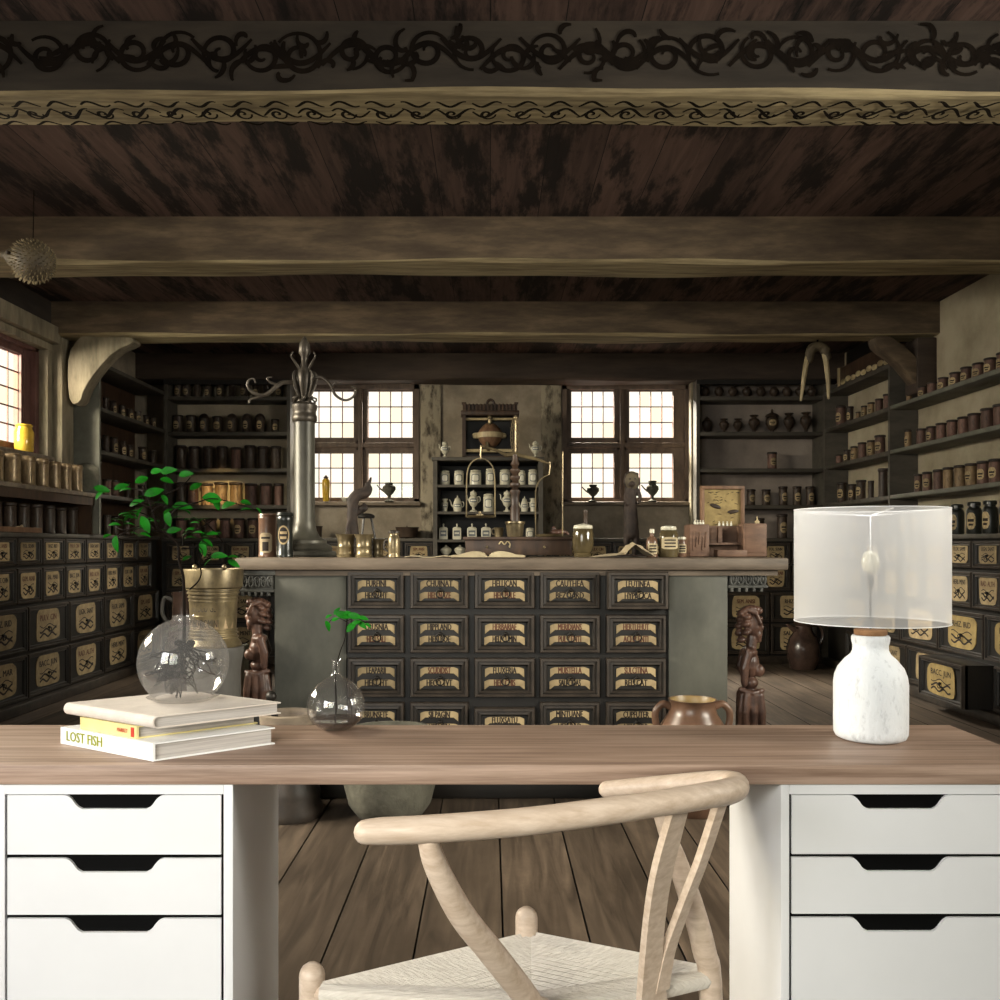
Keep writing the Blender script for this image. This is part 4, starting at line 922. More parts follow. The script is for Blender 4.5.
def bottle(label, px, s, prof, m, lab, stop, cat='bottle', name='bottle'):
    r = pot(name, label, cat, px, s, zt, prof, m, 'labelled bottles beside the wooden chest')
    R = max(p[0] for p in prof); a = MB().cylpatch((R+.25)/s, lab[0]/s, lab[1]/s, .95, corner=.1); c = (lab[0]+lab[1])/2; d = lab[1]-lab[0]
    for t in (-.28,0,.25): a.cylpatch((R+.45)/s, (c+d*t-.7)/s, (c+d*t+.7)/s, .6, mi=1, corner=0)
    sub(r, 'paper_label', a, [m_paper, m_ink]); sub(r, 'stopper', MB().lathe([(x/s, z/s) for x, z in stop]), m_cer); return r
bottle('slim brown bottle with white stopper and pale label', 652, 228, [(0,0),(5.4,0),(5.8,1),(5.8,15),(4.6,19),(2,21),(2,24),(0,24)], m_clay, (3,14), [(2.1,24),(2.6,24.5),(2.4,28),(0,28.5)])
bottle('wide glass jar with pale label beside the slim bottle', 668.5, 228, [(0,0),(9,0),(9.6,1.5),(9.6,23),(8,26),(7,27),(0,27)], m_greenglass, (8,20), [(7.4,27),(8,28),(7.6,30.5),(3,31.5),(0,31.5)], 'jar', 'glass_jar')
bottle('small labelled jar tucked against the wooden chest', 681.5, 224, [(0,0),(4.6,0),(5,1),(5,15),(4,17.5),(0,17.5)], m_clay, (4,13), [(4.2,17.5),(4.6,18),(4.4,20),(0,20.3)], 'jar', 'jar')
# stuffed animal standing with a round head
s = 200.0; q = lambda px, py, dy=0: ((px-631)/s, dy/s, (555.5-py)/s)
r = thing('standing_animal', 'dark long-bodied stuffed animal standing upright with a round pale face', 'animal', (X(631,s), F/s, zt))
m = MB(); m.ell(q(631.5,481), (8.4/s,6.5/s,10.4/s)); m.tube(spline([q(631,486),q(630,497),q(630.5,512),q(631,524),q(631,533)], 4), [6/s,6.3/s,7/s,7.6/s,6.5/s], 12); m.tube(spline([q(628,528),q(626.5,540),q(627,552),q(626,556)], 4), [4.2/s,3.4/s,2.4/s,2.6/s], 8); m.tube(spline([q(634.5,528),q(636,540),q(634,552),q(635,556)], 4), [4.4/s,3.4/s,2.3/s,2.6/s], 8)
m.tube(spline([q(637,490,-2),q(639.5,497,-4),q(637.5,503,-6)], 4), [2.4/s,2/s,1.6/s], 7); m.tube(spline([q(626,491,-2),q(624.5,498,-4),q(626,504,-6)], 4), [2.2/s,1.8/s,1.5/s], 7); m.ell(q(631,484,-5), (4/s,4/s,3.4/s)); m.ell(q(626,474,0), (2/s,1.6/s,2/s)); m.ell(q(637,474,0), (2/s,1.6/s,2/s))
blob(m, 'body', m_hair, r, .005, 2, True)
f = MB(); f.ell(q(631.5,481,-4.4), (7.2/s,3/s,9/s)); sub(r, 'face', f, m_fish)
e = MB().ell(q(629,479,-7), 1/s, 0, 8); sub(r, 'eye', e, m_darkjar); e = MB().ell(q(634,479,-7), 1/s, 0, 8); sub(r, 'eye', e, m_darkjar); e = MB().ell(q(631.5,483.5,-7), (1.6/s,1.2/s,1.1/s), 0, 8); sub(r, 'nose', e, m_darkjar)
sub(r, 'stand', MB().box(q(614,556.8,-12), q(650,554.5,12), 0, .003), m_dkwood)
# wooden travelling chest with bottles
s = 218.0; q = lambda px, py, dy=0: ((px-725)/s, dy/s, (557-py)/s)
r = thing('medicine_chest', 'open wooden medicine chest with swung-out doors and insect picture in its lid', 'chest', (X(725,s), F/s, zt))
m = MB(); m.box(q(686,556.8,-18), q(705,525,10), 0, .004)
for k in range(5): m.tube([q(689+3*k,550-(k%3)*3,-18.2), q(690+3*k,533+(k%2)*5,-18.4)], .8/s, 5)
sub(r, 'door', m, m_boxwood)
sub(r, 'door', MB().box(q(739,556.8,-16), q(762,524,6), 0, .004).box(q(741,553,-16.6), q(760,527,-15.9), 0, .002), m_boxwood)
sub(r, 'back_panel', MB().box(q(705,556.8,6), q(740,526,10)), m_boxwood)
sub(r, 'shelf', MB().box(q(705,545,-8), q(740,543,6)).box(q(716,543,-9),q(720,527,-3)).box(q(736,543,-9),q(739.5,527,-3)), m_boxwood)
sub(r, 'pull_out_tray', MB().box(q(711,556.8,-26), q(740,550,-10), 0, .003), m_boxwood)
for k in range(8):
    px = 694+2.7*k if k < 4 else 705+4*k
    sub(r, 'vial', MB().lathe([(0,0),(1.2/s,0),(1.2/s,2.4/s),(.5/s,3/s),(.8/s,4.4/s),(0,4.6/s)], (q(px,0)[0], (-4 if k < 4 else 7)/s, (32 if k < 4 else 31)/s), 8), m_cer)
sub(r, 'finial', MB().lathe([(0,0),(2/s,0),(2.4/s,2/s),(.7/s,4/s),(.6/s,7/s),(0,7.4/s)], (q(756,0)[0], -4/s, 33/s), 10), m_bone)
fr = MB()
for a, b, c, d in ((703,485.5,747,489),(703,528,747,531),(703,489,706.5,528),(743.5,489,747,528)): fr.box(q(a,d,8), q(c,b,15), 0, .002)
sub(r, 'lid_frame', fr, m_midwood); o = sub(r, 'insect_picture', MB().box(q(706.5,528,11), q(743.5,489,13)), m_insect); o['label'] = 'mustard board with dark pinned insects'
ins = MB(); ins.ell(q(718,506,10.5), (6/s,.8/s,2.2/s), 0, 12, (0,.35,0)); ins.ell(q(736,511.5,10.5), (6/s,.8/s,2/s), 0, 12, (0,-.12,0)); rk = random.Random(4)
for k in range(34):
    a, b = rk.uniform(709,741), rk.choice((492,494,497,500,503,514,518,522,525)); ins.tube([q(a,b,10.8), q(a+rk.uniform(1,3.4),b+rk.uniform(-1.2,1.2),10.8)], .32/s, 5)
sub(r, 'pinned_insects', ins, m_darkjar)
# ---------------------------------------------------------------- ceramic cabinet at the back
s = 120.0; YQ = F/s; x0, x1 = X(433,s), X(543,s); zt2 = Z(457,s)
r = thing('ceramic_cabinet', 'dark grey open cabinet of white ceramic jars between the back windows', 'cabinet', ((x0+x1)/2,7.75,0))
MB().box((x0,YQ,0),(x0+.035,8.06,zt2-.03)).build('side_panel', m_shelf, r); MB().box((x1-.035,YQ,0),(x1,8.06,zt2-.03)).build('side_panel', m_shelf, r)
MB().box((x0+.035,8.02,.9),(x1-.035,8.05,zt2-.03)).build('back_panel', m_unit, r); MB().box((x0-.012,YQ-.015,zt2-.03),(x1+.012,8.07,zt2),0,.005).build('top_board', m_shelf, r)
CZ = [Z(484.5,s), Z(511.5,s), Z(539.5,s), Z(556,s)]
for z in CZ: MB().box((x0+.035,YQ+.004,z-.022),(x1-.035,8.02,z)).build('shelf_board', m_shelf, r)
MB().box((x0+.035,YQ+.01,0),(x1-.035,8.0,.86)).build('base_panel', m_unit, r)
CN = [0]
def ceramic(kind, px, z, wp, hp, label, group='white ceramics in the back cabinet', s=118.5, name=None, rz=0):
    r = thing(name or {'pot':'ceramic_jar','box':'ceramic_canister','urn':'ceramic_urn','tea':'ceramic_teapot','vase':'ceramic_vase','cup':'ceramic_jar','bowl':'ceramic_bowl'}[kind], label, {'tea':'teapot','urn':'urn','vase':'vase','bowl':'bowl'}.get(kind, 'jar'), (X(px,s), F/s, z+.001), rz, group)
    w, h = wp/s, hp/s; L = lambda pr, c=(0,0,0), seg=16: MB().lathe([(a*w, b*h) for a, b in pr], c, seg)
    lab = None
    if kind == 'pot':
        sub(r, 'body', L([(0,0),(.44,0),(.48,.03),(.48,.78),(.44,.84),(.38,.86),(0,.865)]), m_cer); sub(r, 'lid', L([(.4,.866),(.46,.88),(.44,.94),(.2,1),(0,1)]), m_cer); lab = (.484, .2, .7)
    elif kind == 'box':
        sub(r, 'body', MB().box((-w/2,-w/2,0),(w/2,w/2,h*.72),0,w*.06), m_cer); sub(r, 'lid', L([(0,.72),(.42,.722),(.42,.77),(.1,.80),(.07,.86),(.12,.93),(.06,1),(0,1)]), m_cer)
        a = MB().box((-w*.36,-w*.52,h*.2),(w*.36,-w*.5,h*.56)).box((-w*.26,-w*.525,h*.34),(w*.26,-w*.518,h*.44),1); sub(r, 'cartouche', a, [m_cer_mark, m_cer])
    elif kind == 'urn':
        sub(r, 'body', L([(0,0),(.34,0),(.36,.03),(.14,.10),(.11,.2),(.3,.3),(.44,.46),(.46,.6),(.3,.7),(.26,.74),(0,.745)]), m_cer); sub(r, 'lid', L([(.28,.746),(.32,.77),(.3,.86),(.2,.93),(.06,.95),(.08,.98),(0,1)]), m_cer); lab = (.465, .42, .6)
        sub(r, 'spout', MB().tube(spline([(-w*.4,0,h*.5),(-w*.56,0,h*.6),(-w*.58,0,h*.74),(-w*.66,0,h*.8)], 4), [w*.07,w*.05,w*.04], 7), m_cer); sub(r, 'handle', MB().tube(spline([(w*.3,0,h*.66),(w*.56,0,h*.68),(w*.58,0,h*.5),(w*.42,0,h*.42)], 4), w*.045, 7), m_cer)
    elif kind == 'tea':
        sub(r, 'body', L([(0,0),(.3,0),(.32,.04),(.34,.14),(.4,.38),(.3,.62),(.22,.7),(0,.705)]), m_cer); sub(r, 'lid', L([(.24,.706),(.25,.74),(.14,.82),(.05,.86),(.07,.93),(0,1)]), m_cer); lab = (.405, .26, .46)
        sub(r, 'spout', MB().tube(spline([(-w*.36,0,h*.3),(-w*.5,0,h*.42),(-w*.56,0,h*.58),(-w*.66,0,h*.7)], 4), [w*.08,w*.06,w*.045], 7), m_cer); sub(r, 'handle', MB().tube(spline([(w*.3,0,h*.58),(w*.5,0,h*.56),(w*.52,0,h*.36),(w*.36,0,h*.26)], 4), w*.04, 7), m_cer)
    elif kind == 'vase':
        sub(r, 'body', L([(0,0),(.3,0),(.34,.04),(.3,.14),(.46,.5),(.44,.68),(.3,.78),(.3,.84),(.42,.95),(.4,1),(.3,.94),(.24,.84),(0,.8)]), m_cer); lab = (.465, .35, .62)
    elif kind == 'bowl':
        sub(r, 'body', L([(0,0),(.2,0),(.22,.06),(.4,.3),(.5,.55),(.47,.55),(.3,.2),(0,.15)]), m_cer); sub(r, 'lid', L([(.46,.56),(.4,.7),(.14,.82),(.06,.86),(.1,.94),(0,1)]), m_cer)
    if lab:
        a = MB().cylpatch(w*lab[0]+.003, h*lab[1], h*lab[2], .7, corner=.15); a.cylpatch(w*lab[0]+.006, h*(lab[1]+.06), h*(lab[2]-.06), .5, mi=1, corner=.15); sub(r, 'cartouche', a, [m_cer_mark, m_cer])
    return r
top = 'top shelf of ceramic cabinet'; mid = 'second shelf of ceramic cabinet'; low = 'third shelf of ceramic cabinet'
for i, (px, w, h) in enumerate(((445,10,15),(459,10,15),(475.5,12,15.5),(490.5,10,17),(505,11,16),(522,7,15),(533,10,16))):
    ceramic('pot', px, CZ[0], w, h, f"white cylindrical jar, {ORD[i]} from the pillar side, {top}")
ceramic('vase', 445, CZ[1], 7, 13, 'small white vase, outermost on '+mid); ceramic('tea', 457.5, CZ[1], 12, 17, 'white lidded teapot with spout, '+mid); ceramic('urn', 473.5, CZ[1], 11, 22, 'tall white spouted urn behind the scale pan, '+mid)
ceramic('pot', 488.5, CZ[1], 11, 18.5, 'broad white lidded jar between two urns, '+mid); ceramic('urn', 507, CZ[1], 11, 22, 'tall white spouted urn behind the scale post, '+mid); ceramic('tea', 524.5, CZ[1], 10, 16, 'white pear-shaped pot near the far end, '+mid); ceramic('vase', 533, CZ[1], 8, 13.5, 'white vase at the window end, '+mid)
for i, px in enumerate((443.5,457,472,486)): ceramic('box', px, CZ[2], 8.5+(i > 1), 16, f"square white canister with knob, {ORD[i]} from the pillar side, {low}")
ceramic('pot', 530, CZ[2], 9, 12, 'single white jar beside the scale pan, '+low)
for px, lb in ((446,'shallow lidded ceramic bowl at the pillar end of the lowest cabinet shelf'),(460,'shallow lidded ceramic bowl beside another on the lowest cabinet shelf')): ceramic('bowl', px, CZ[3], 12, 11, lb)
ceramic('urn', 445, zt2, 9.5, 17, 'white two-handled ewer on the cabinet top near the left window', 'ewers on the cabinet top', name='ewer'); ceramic('urn', 535.5, zt2, 10, 17.5, 'white two-handled ewer on the cabinet top near the right window', 'ewers on the cabinet top', name='ewer')
# barrel in its niche on top of the cabinet
s = 116.0; q = lambda px, py, dy=0: ((px-490.5)/s, dy/s, (457-py)/s)
r = thing('barrel_shrine', 'carved dark wooden case with a small round keg, on top of the ceramic cabinet', 'case', (X(490.5,s), F/s, zt2+.001))
m = MB(); m.box(q(462.5,456.8,-10), q(466,412,10)).box(q(513,456.8,-10), q(517.5,412,10)).box(q(462.5,456.8,-10), q(517.5,454,10)); sub(r, 'case_frame', m, m_dkwood)
sub(r, 'back_panel', MB().box(q(466,454,8), q(513,412,10)), m_unit)
m = MB().box(q(461,414,-12), q(519,409,12), 0, .01).box(q(463,409,-10), q(517,403,8))
for k in range(14): m.lathe([(.8/s,-7/s),(1.3/s,-4/s),(.8/s,0)], q(466+3.7*k,402.5,-10.5), 6)
m.box(q(462,403,-11), q(466.5,401,-6)).box(q(514,403,-11), q(518,401,-6)).tube([q(487+3.5*(1-math.cos(t)),403-4.5*math.sin(t),-9) for t in [PI*i/8 for i in range(9)]], 1.6/s, 6); sub(r, 'carved_cornice', m, m_dkwood)
sub(r, 'rail', MB().tube([q(466,417,-6),q(513,417,-6)], 1.3/s, 8), m_bone); sub(r, 'rail', MB().tube([q(466,448.5,-7),q(513,448.5,-7)], 1.7/s, 8), m_bone)
m = MB(); m.T = Matrix.Translation(q(490,433,-2)); m.lathe([(0,-12/s),(4/s,-12/s),(7/s,-10/s),(11/s,-5/s),(12.5/s,0),(11/s,5/s),(7/s,10/s),(4/s,12/s),(0,12/s)], seg=18); sub(r, 'keg', m, m_midwood)
m = MB(); m.T = Matrix.Translation(q(490,433,-2)); m.lathe([(12.6/s,-2.5/s),(13.2/s,-2.5/s),(13.2/s,2.5/s),(12.6/s,2.5/s)], seg=18); m.T = Matrix.Translation(q(490,433,-2)); m.tube([(-15/s,0,0),(-10/s,0,0)], 3/s, 8).tube([(10/s,0,0),(14/s,0,0)], 2.6/s, 8); sub(r, 'keg_band', m, m_bone)
m = MB().tube([q(490,421,-8),q(490,415,-8)], 2.2/s, 8).ell(q(490,415.5,-8), 3/s).tube([q(488,447,-9),q(487,440,-9)], 2/s, 7); sub(r, 'fitting', m, m_brass)
# sill pieces
sw = 108.4; zs = 1.471
def sill(name, label, cat, px, w, h, prof, mat, group='vessels on the back window sills', spout=0, handle=0, lid=None):
    r = thing(name, label, cat, (X(px,sw), F/sw, zs), 0, group); w, h = w/sw, h/sw
    sub(r, 'body', MB().lathe([(a*w, b*h) for a, b in prof], seg=16), mat)
    if lid: sub(r, 'lid', MB().lathe([(a*w, b*h) for a, b in lid], seg=14), m_dkwood if mat == m_yellow else mat)
    if spout: sub(r, 'spout', MB().tube(spline([(spout*w*.38,0,h*.55),(spout*w*.6,0,h*.66),(spout*w*.85,0,h*.86)], 4), [w*.09,w*.06,w*.04], 7), mat)
    if handle: sub(r, 'handle', MB().tube(spline([(handle*w*.4,0,h*.8),(handle*w*.66,0,h*.75),(handle*w*.62,0,h*.5),(handle*w*.4,0,h*.45)], 4), w*.05, 7), mat)
    return r
sill('bottle', 'slender yellow glass bottle on the left back window sill', 'bottle', 326, 8, 26, [(0,0),(.36,0),(.4,.03),(.5,.7),(.46,.82),(.3,.87),(0,.88)], m_yellow, lid=[(.3,.881),(.32,.93),(.16,.97),(.12,1),(0,1)])
ew = [(0,0),(.34,0),(.36,.03),(.12,.12),(.1,.28),(.3,.42),(.48,.62),(.46,.78),(.26,.88),(.34,.98),(.2,1),(0,.98)]
sill('ewer', 'grey footed spouted pot on the left back window sill', 'pot', 389, 14, 19, ew, m_stone, spout=-1)
sill('ewer', 'footed pot with long spout at the pillar end of the right sill', 'pot', 593, 13, 17, ew, m_stone, spout=-1)
sill('ewer', 'lidded footed pot behind the standing animal on the right sill', 'pot', 652.5, 13, 19, ew, m_stone, spout=-1, lid=[(.2,.99),(.34,1.02),(.3,1.08),(.12,1.1),(0,1.11)])
sill('dish', 'tiny pale dish on the left back window sill', 'dish', 345, 9, 4, [(0,0),(.2,0),(.5,.9),(.45,1),(.15,.3),(0,.25)], m_cer)
# bowl and dark pots on the back cabinet
r = thing('bowl', 'dark wide wooden bowl on the back cabinet beside the ceramic cabinet', 'bowl', (X(407,109.6), F/109.6, 1.131)); sub(r, 'body', MB().lathe([(0,0),(.075,0),(.09,.01),(.105,.09),(.112,.1),(.1,.1),(.085,.02),(0,.015)], seg=20), m_darkjar)
sub(r, 'knob', MB().ell((.0,0,.03), (.02,.02,.02)).tube([(0,0,.03),(0,0,.11)], .006, 6), m_darkjar)
r = thing('bowl', 'small dark bowl on the back cabinet beside the iron pillar', 'bowl', (X(317,109.6), F/109.6, 1.131)); sub(r, 'body', MB().lathe([(0,0),(.04,0),(.05,.1),(.055,.11),(.045,.11),(.035,.02),(0,.015)], seg=16), m_darkjar)
# left: yellow jar on window sill, round shield, loose plank
yy = F*3.13/(CX-24); s = F/yy
r = thing('glass_jar', 'fat yellow glass jar on the left wall window sill', 'jar', (-3.13, yy, 1.691)); sub(r, 'body', MB().lathe([(0,0),(.055,0),(.06,.01),(.062,.13),(.05,.16),(.05,.17),(0,.171)], seg=18), m_yellow); sub(r, 'lid', MB().lathe([(.051,.171),(.054,.175),(.05,.185),(0,.187)], seg=14), m_yellow)
yy = 6.30; r = thing('metal_shield', 'grey domed metal lid leaning at the end of the copper canisters', 'lid', (-2.99, 6.63, 1.451))
m = MB(); m.T = Matrix.Translation((.0,.0,.115)) @ Matrix.Rotation(-.25, 4, 'X') @ Matrix.Rotation(PI/2, 4, 'X'); m.lathe([(0,.04),(.06,.034),(.1,.012),(.115,0),(.11,-.004),(.095,.006),(.055,.028),(0,.034)], seg=20)
sub(r, 'body', m, m_stone)
r = thing('wooden_tray', 'long rough wooden tray lying in front of the dark jars', 'tray', (-2.982, 5.55, 1.147)); m = MB().box((-.02,-.35,0),(.03,.38,.012)).box((.02,-.35,.012),(.03,.38,.032)); sub(r, 'board', m, m_midwood)
r = thing('dried_leaf', 'curled pale scrap lying on the wooden tray', 'scrap', (-2.985, 5.70, 1.161)); m = MB().ell((0,0,.014), (.012,.035,.013)).ell((0,.035,.022), (.006,.02,.016)); blob(m, 'body', m_bone, r, .004, 2, True)
# ---------------------------------------------------------------- hanging from the beams
s = 205.0; c = P(33,261,s)
r = thing('pufferfish', 'spiny dried pufferfish hanging near the left window', 'fish', tuple(c))
m = MB(); m.ell((0,0,0), (.105,.1,.098), 0, 22); m.ell((-.085,-.02,.01), (.04,.05,.045), 0, 12)
for a, b in ((-.1,.0),):
    m.tube(spline([(-.08,0,.02),(-.14,.0,.03),(-.18,0,.035),(-.24,0,.04)], 4), [.035,.02,.012,.02], 8)
b = m; blob(b, 'body', m_fish, r, .008, 2, True)
sp = MB()
for i in range(330):
    ph = math.acos(1-2*(i+.5)/330); th = PI*(1+5**.5)*i; d = Vector((math.sin(ph)*math.cos(th), math.sin(ph)*math.sin(th), math.cos(ph)))
    if d.x < -.75: continue
    p = Vector((d.x*.101,d.y*.097,d.z*.095)); t = d.orthogonal().normalized(); u = d.cross(t); w = .0048; e = p+d*.018+Vector((-.006,0,-.002))
    sp.add([p+t*w, p-t*.5*w+u*.87*w, p-t*.5*w-u*.87*w, e], [(0,1,3),(1,2,3),(2,0,3)])
sub(r, 'spines', sp, m_fishspine)
sub(r, 'tail_fin', MB().prism([(-.22,-.004,.02),(-.30,-.004,.07),(-.31,-.004,.03),(-.29,-.004,0)], (0,.008,0), 0), m_fish); sub(r, 'eye', MB().ell((-.085,-.068,.02), .012, 0, 10), m_darkjar)
sub(r, 'hanging_cord', MB().tube([(0,.0,.095),(0,.01,ZC-c.z-.002)], .0025, 5), m_stem)
s = 137.0; q = lambda px, py, dy=0: ((px-817)/s, dy/s, (346-py)/s)
r = thing('horn_tongs', 'pair of long pale horns hanging from the beam end', 'horns', (X(817,s), F/s, Z(346,s)))
m = MB().tube(spline([q(811,352),q(807,360),q(804,378),q(801,400)], 5), [3.2/s,2.8/s,2.4/s,1.2/s], 8); sub(r, 'horn', m, m_bone); m = MB().tube(spline([q(824,352),q(826,362),q(828,380),q(828.5,398)], 5), [3.2/s,2.8/s,2.4/s,1.3/s], 8); sub(r, 'horn', m, m_bone)
m = MB().tube(spline([q(809,360),q(811,350),q(816,347),q(823,348),q(828,358)], 5), [4/s,5/s,5/s,5/s,3.5/s], 9).ell(q(812,349), 5/s).ell(q(825,350), 5.5/s); blob(m, 'skull_plate', m_fish, r, .006, 2, True); sub(r, 'cord', MB().tube([q(817,348,0),q(817,338.5,-2)], 1/s, 6), m_stem)
# box with a wavy pale edge on the upper right shelf
r = thing('sawfish_box', 'dark box with a scalloped pale jaw along its edge on the top right shelf', 'box', (3.09, 7.25, 2.431)); m = MB().box((-.06,-.42,0),(.08,.55,.17),0,.004); sub(r, 'body', m, m_dkwood)
m = MB()
for k in range(9): m.ell((-.066,-.38+.105*k,.036+.01*(k%2)), (.012,.052,.024), 0, 8)
sub(r, 'scalloped_jaw', m, m_bone); sub(r, 'end_post', MB().box((-.075,.54,0),(-.03,.57,.17)), m_bone)
r = thing('fur_bundle', 'pale bristly bundle lying on top of the dark box', 'bundle', (3.09, 7.0, 2.61)); m = MB().tube([(0,-.15,.035),(0,.2,.03)], [.03,.036], 10); sub(r, 'body', m, m_fish)
# ---------------------------------------------------------------- on the floor around the counter
s = 246.0
r = thing('pedestal', 'round grey pedestal tub under the big brass pot', 'pedestal', (X(214,s), F/s, 0)); sub(r, 'body', MB().lathe([(0,0),(.115,0),(.125,.02),(.11,.05),(.105,.55),(.112,.6),(.12,Z(646,s)-.012),(.118,Z(646,s)),(0,Z(646,s))], seg=28), m_pedestal)
zp = Z(646,s)+.001
r = thing('brass_pot', 'large ribbed brass mortar with raised lettering bands on the grey pedestal', 'mortar', (X(213.5,s), F/s, zp))
h = lambda v: v/s
sub(r, 'body', MB().lathe([(0,0),(h(27),0),(h(27.5),h(2)),(h(25),h(6)),(h(23.5),h(8)),(h(24.6),h(8.6)),(h(24.6),h(10)),(h(23),h(10.6)),(h(23),h(12)),(h(24.2),h(12.6)),(h(24.2),h(14)),(h(22.6),h(14.6)),(h(22.6),h(15.6)),(h(23.6),h(16)),(h(23.6),h(17)),(h(22.4),h(17.4)),(h(22.4),h(30)),(h(23),h(31)),(h(22.4),h(32)),(h(22.4),h(44.6)),(h(24),h(45)),(h(24),h(46.4)),(h(22.8),h(47)),(h(22.8),h(48)),(h(24.6),h(48.6)),(h(24.6),h(50)),(h(23.4),h(50.6)),(h(23.4),h(51.8)),(h(25.4),h(52.4)),(h(25.4),h(54)),(h(24.2),h(54.6)),(h(24.2),h(55.6)),(h(26.2),h(56.2)),(h(26.2),h(57.4)),(h(28.4),h(59)),(h(29.4),h(75)),(h(29),h(77)),(h(27),h(77)),(h(24),h(60)),(h(22),h(10)),(0,h(9))], seg=36), m_brass)
for zc, t in ((23.5,'ANNO DOMINI'),(38.5,'SOLI DEO GL')):
    vs, fs = glyphs(t); R = h(22.4); mb = MB(); vv = []
    for dz in (.0005, .0028):
        for x, y in vs: a = -PI/2-.25+x*.040/R*.5; vv.append(((R+dz)*math.cos(a), (R+dz)*math.sin(a), h(zc)+y*.045))
    n = len(vs); mb.add(vv, [tuple(i+n for i in f) for f in fs]+[f for f in fs], 0)
    ea = {}
    pb = MB().cylpatch(R+.0012, h(zc-5), h(zc+5), 1.25, corner=0); sub(r, 'relief_panel', pb, m_copper); sub(r, 'raised_lettering', mb, m_darkbrass)
for px in (-11, 18): sub(r, 'rim_knob', MB().ell((h(px), -h(24) , h(79)), (h(2.4),h(2.4),h(3)), 0, 10), m_brass)
r = thing('stone_block', 'narrow pale block standing between pedestal and carved figure', 'block', (X(241,228), F/228-.06, 0)); sub(r, 'body', MB().box((-.028,-.02,0),(.024,.1,Z(649,238)),0,.005), m_stone)
s = 252.0
r = thing('wooden_mortar', 'low turned wooden mortar with pale bowl in front of the counter corner', 'mortar', (X(289,s), F/s-.02, 0))
sub(r, 'foot', MB().lathe([(0,0),(.135,0),(.14,.03),(.125,.06),(.13,.09),(.115,.13),(.10,.16),(.105,.24),(0,.25)], seg=26), m_moulding)
sub(r, 'bowl', MB().lathe([(.06,.25),(.09,.26),(.105,.32),(.11,.40),(.1,.405),(.095,.39),(.07,.29),(0,.28)], seg=26), m_sill)
sub(r, 'pestle', MB().tube([(-.03,-.02,.30),(-.052,-.05,.46)], [.015,.013], 8).ell((-.053,-.052,.475), (.022,.022,.023)), m_iron)
s = 256.0
r = thing('stone_pot', 'big round greenish stone pot standing on the floor under the desk edge', 'pot', (X(390,s), F/s, 0)); sub(r, 'body', MB().lathe([(0,0),(.10,0),(.125,.012),(.16,.06),(.18,.14),(.178,.24),(.165,.32),(.17,.345),(.155,.345),(.15,.32),(.155,.2),(.12,.06),(0,.04)], seg=30), m_stone)
s = 243.0
r = thing('clay_pot', 'two-handled brown clay pot with ochre glazed mouth in front of the counter', 'pot', (X(692,250), 3.59, .0)); s = F/3.59
zb = Z(699,s)
sub(r, 'body', MB().lathe([(0,0),(.10,0),(.115,.02),(.15,.15),(.155,.26),(.13,.34),(.098,zb-.06),(.088,zb-.03),(.09,zb-.008),(.097,zb),(.090,zb),(.082,zb-.02),(.085,zb-.06),(.11,.3),(0,.28)], seg=30), m_clay)
sub(r, 'glazed_mouth', MB().lathe([(.0895,zb-.001),(.081,zb-.02),(.084,zb-.055),(.1,.33),(0,.32)], seg=30), m_clay_in)
for sg in (-1,1): sub(r, 'handle', MB().tube(spline([(sg*.088,0,zb-.03),(sg*.12,0,zb-.02),(sg*.147,0,zb-.05),(sg*.145,0,zb-.10),(sg*.122,0,zb-.15),(sg*.135,0,.27)], 6), [.016,.014,.014,.015,.018], 10, flat=.8), m_clay)
yj = YS-.35; s = F/yj
r = thing('jug', 'glossy brown jug with spout on the floor by the back drawers', 'jug', (X(806,s)-.02, yj, 0))
sub(r, 'body', MB().lathe([(0,0),(.10,0),(.11,.015),(.14,.1),(.145,.18),(.12,.27),(.075,.33),(.065,.37),(.085,.40),(.075,.405),(.055,.37),(0,.35)], seg=24), m_jug)
sub(r, 'handle', MB().tube(spline([(.065,0,.38),(.14,0,.37),(.165,0,.28),(.13,0,.2)], 5), .014, 8), m_jug); sub(r, 'spout', MB().tube(spline([(-.07,0,.33),(-.11,0,.36),(-.14,0,.38)], 4), [.028,.02,.014], 8), m_jug)
yj = 5.9; s = F/yj
r = thing('grey_jug', 'shadowy grey jug with looped handle standing behind the round vase', 'jug', (X(183,s), yj, 0)); sub(r, 'body', MB().lathe([(0,0),(.09,0),(.1,.02),(.12,.2),(.11,.4),(.07,.6),(.065,.72),(.075,.76),(.06,.76),(.05,.7),(0,.68)], seg=22), m_jug); sub(r, 'handle', MB().tube(spline([(-.065,0,.70),(-.12,0,.72),(-.135,0,.62),(-.085,0,.54)], 5), .013, 8), m_pedestal)
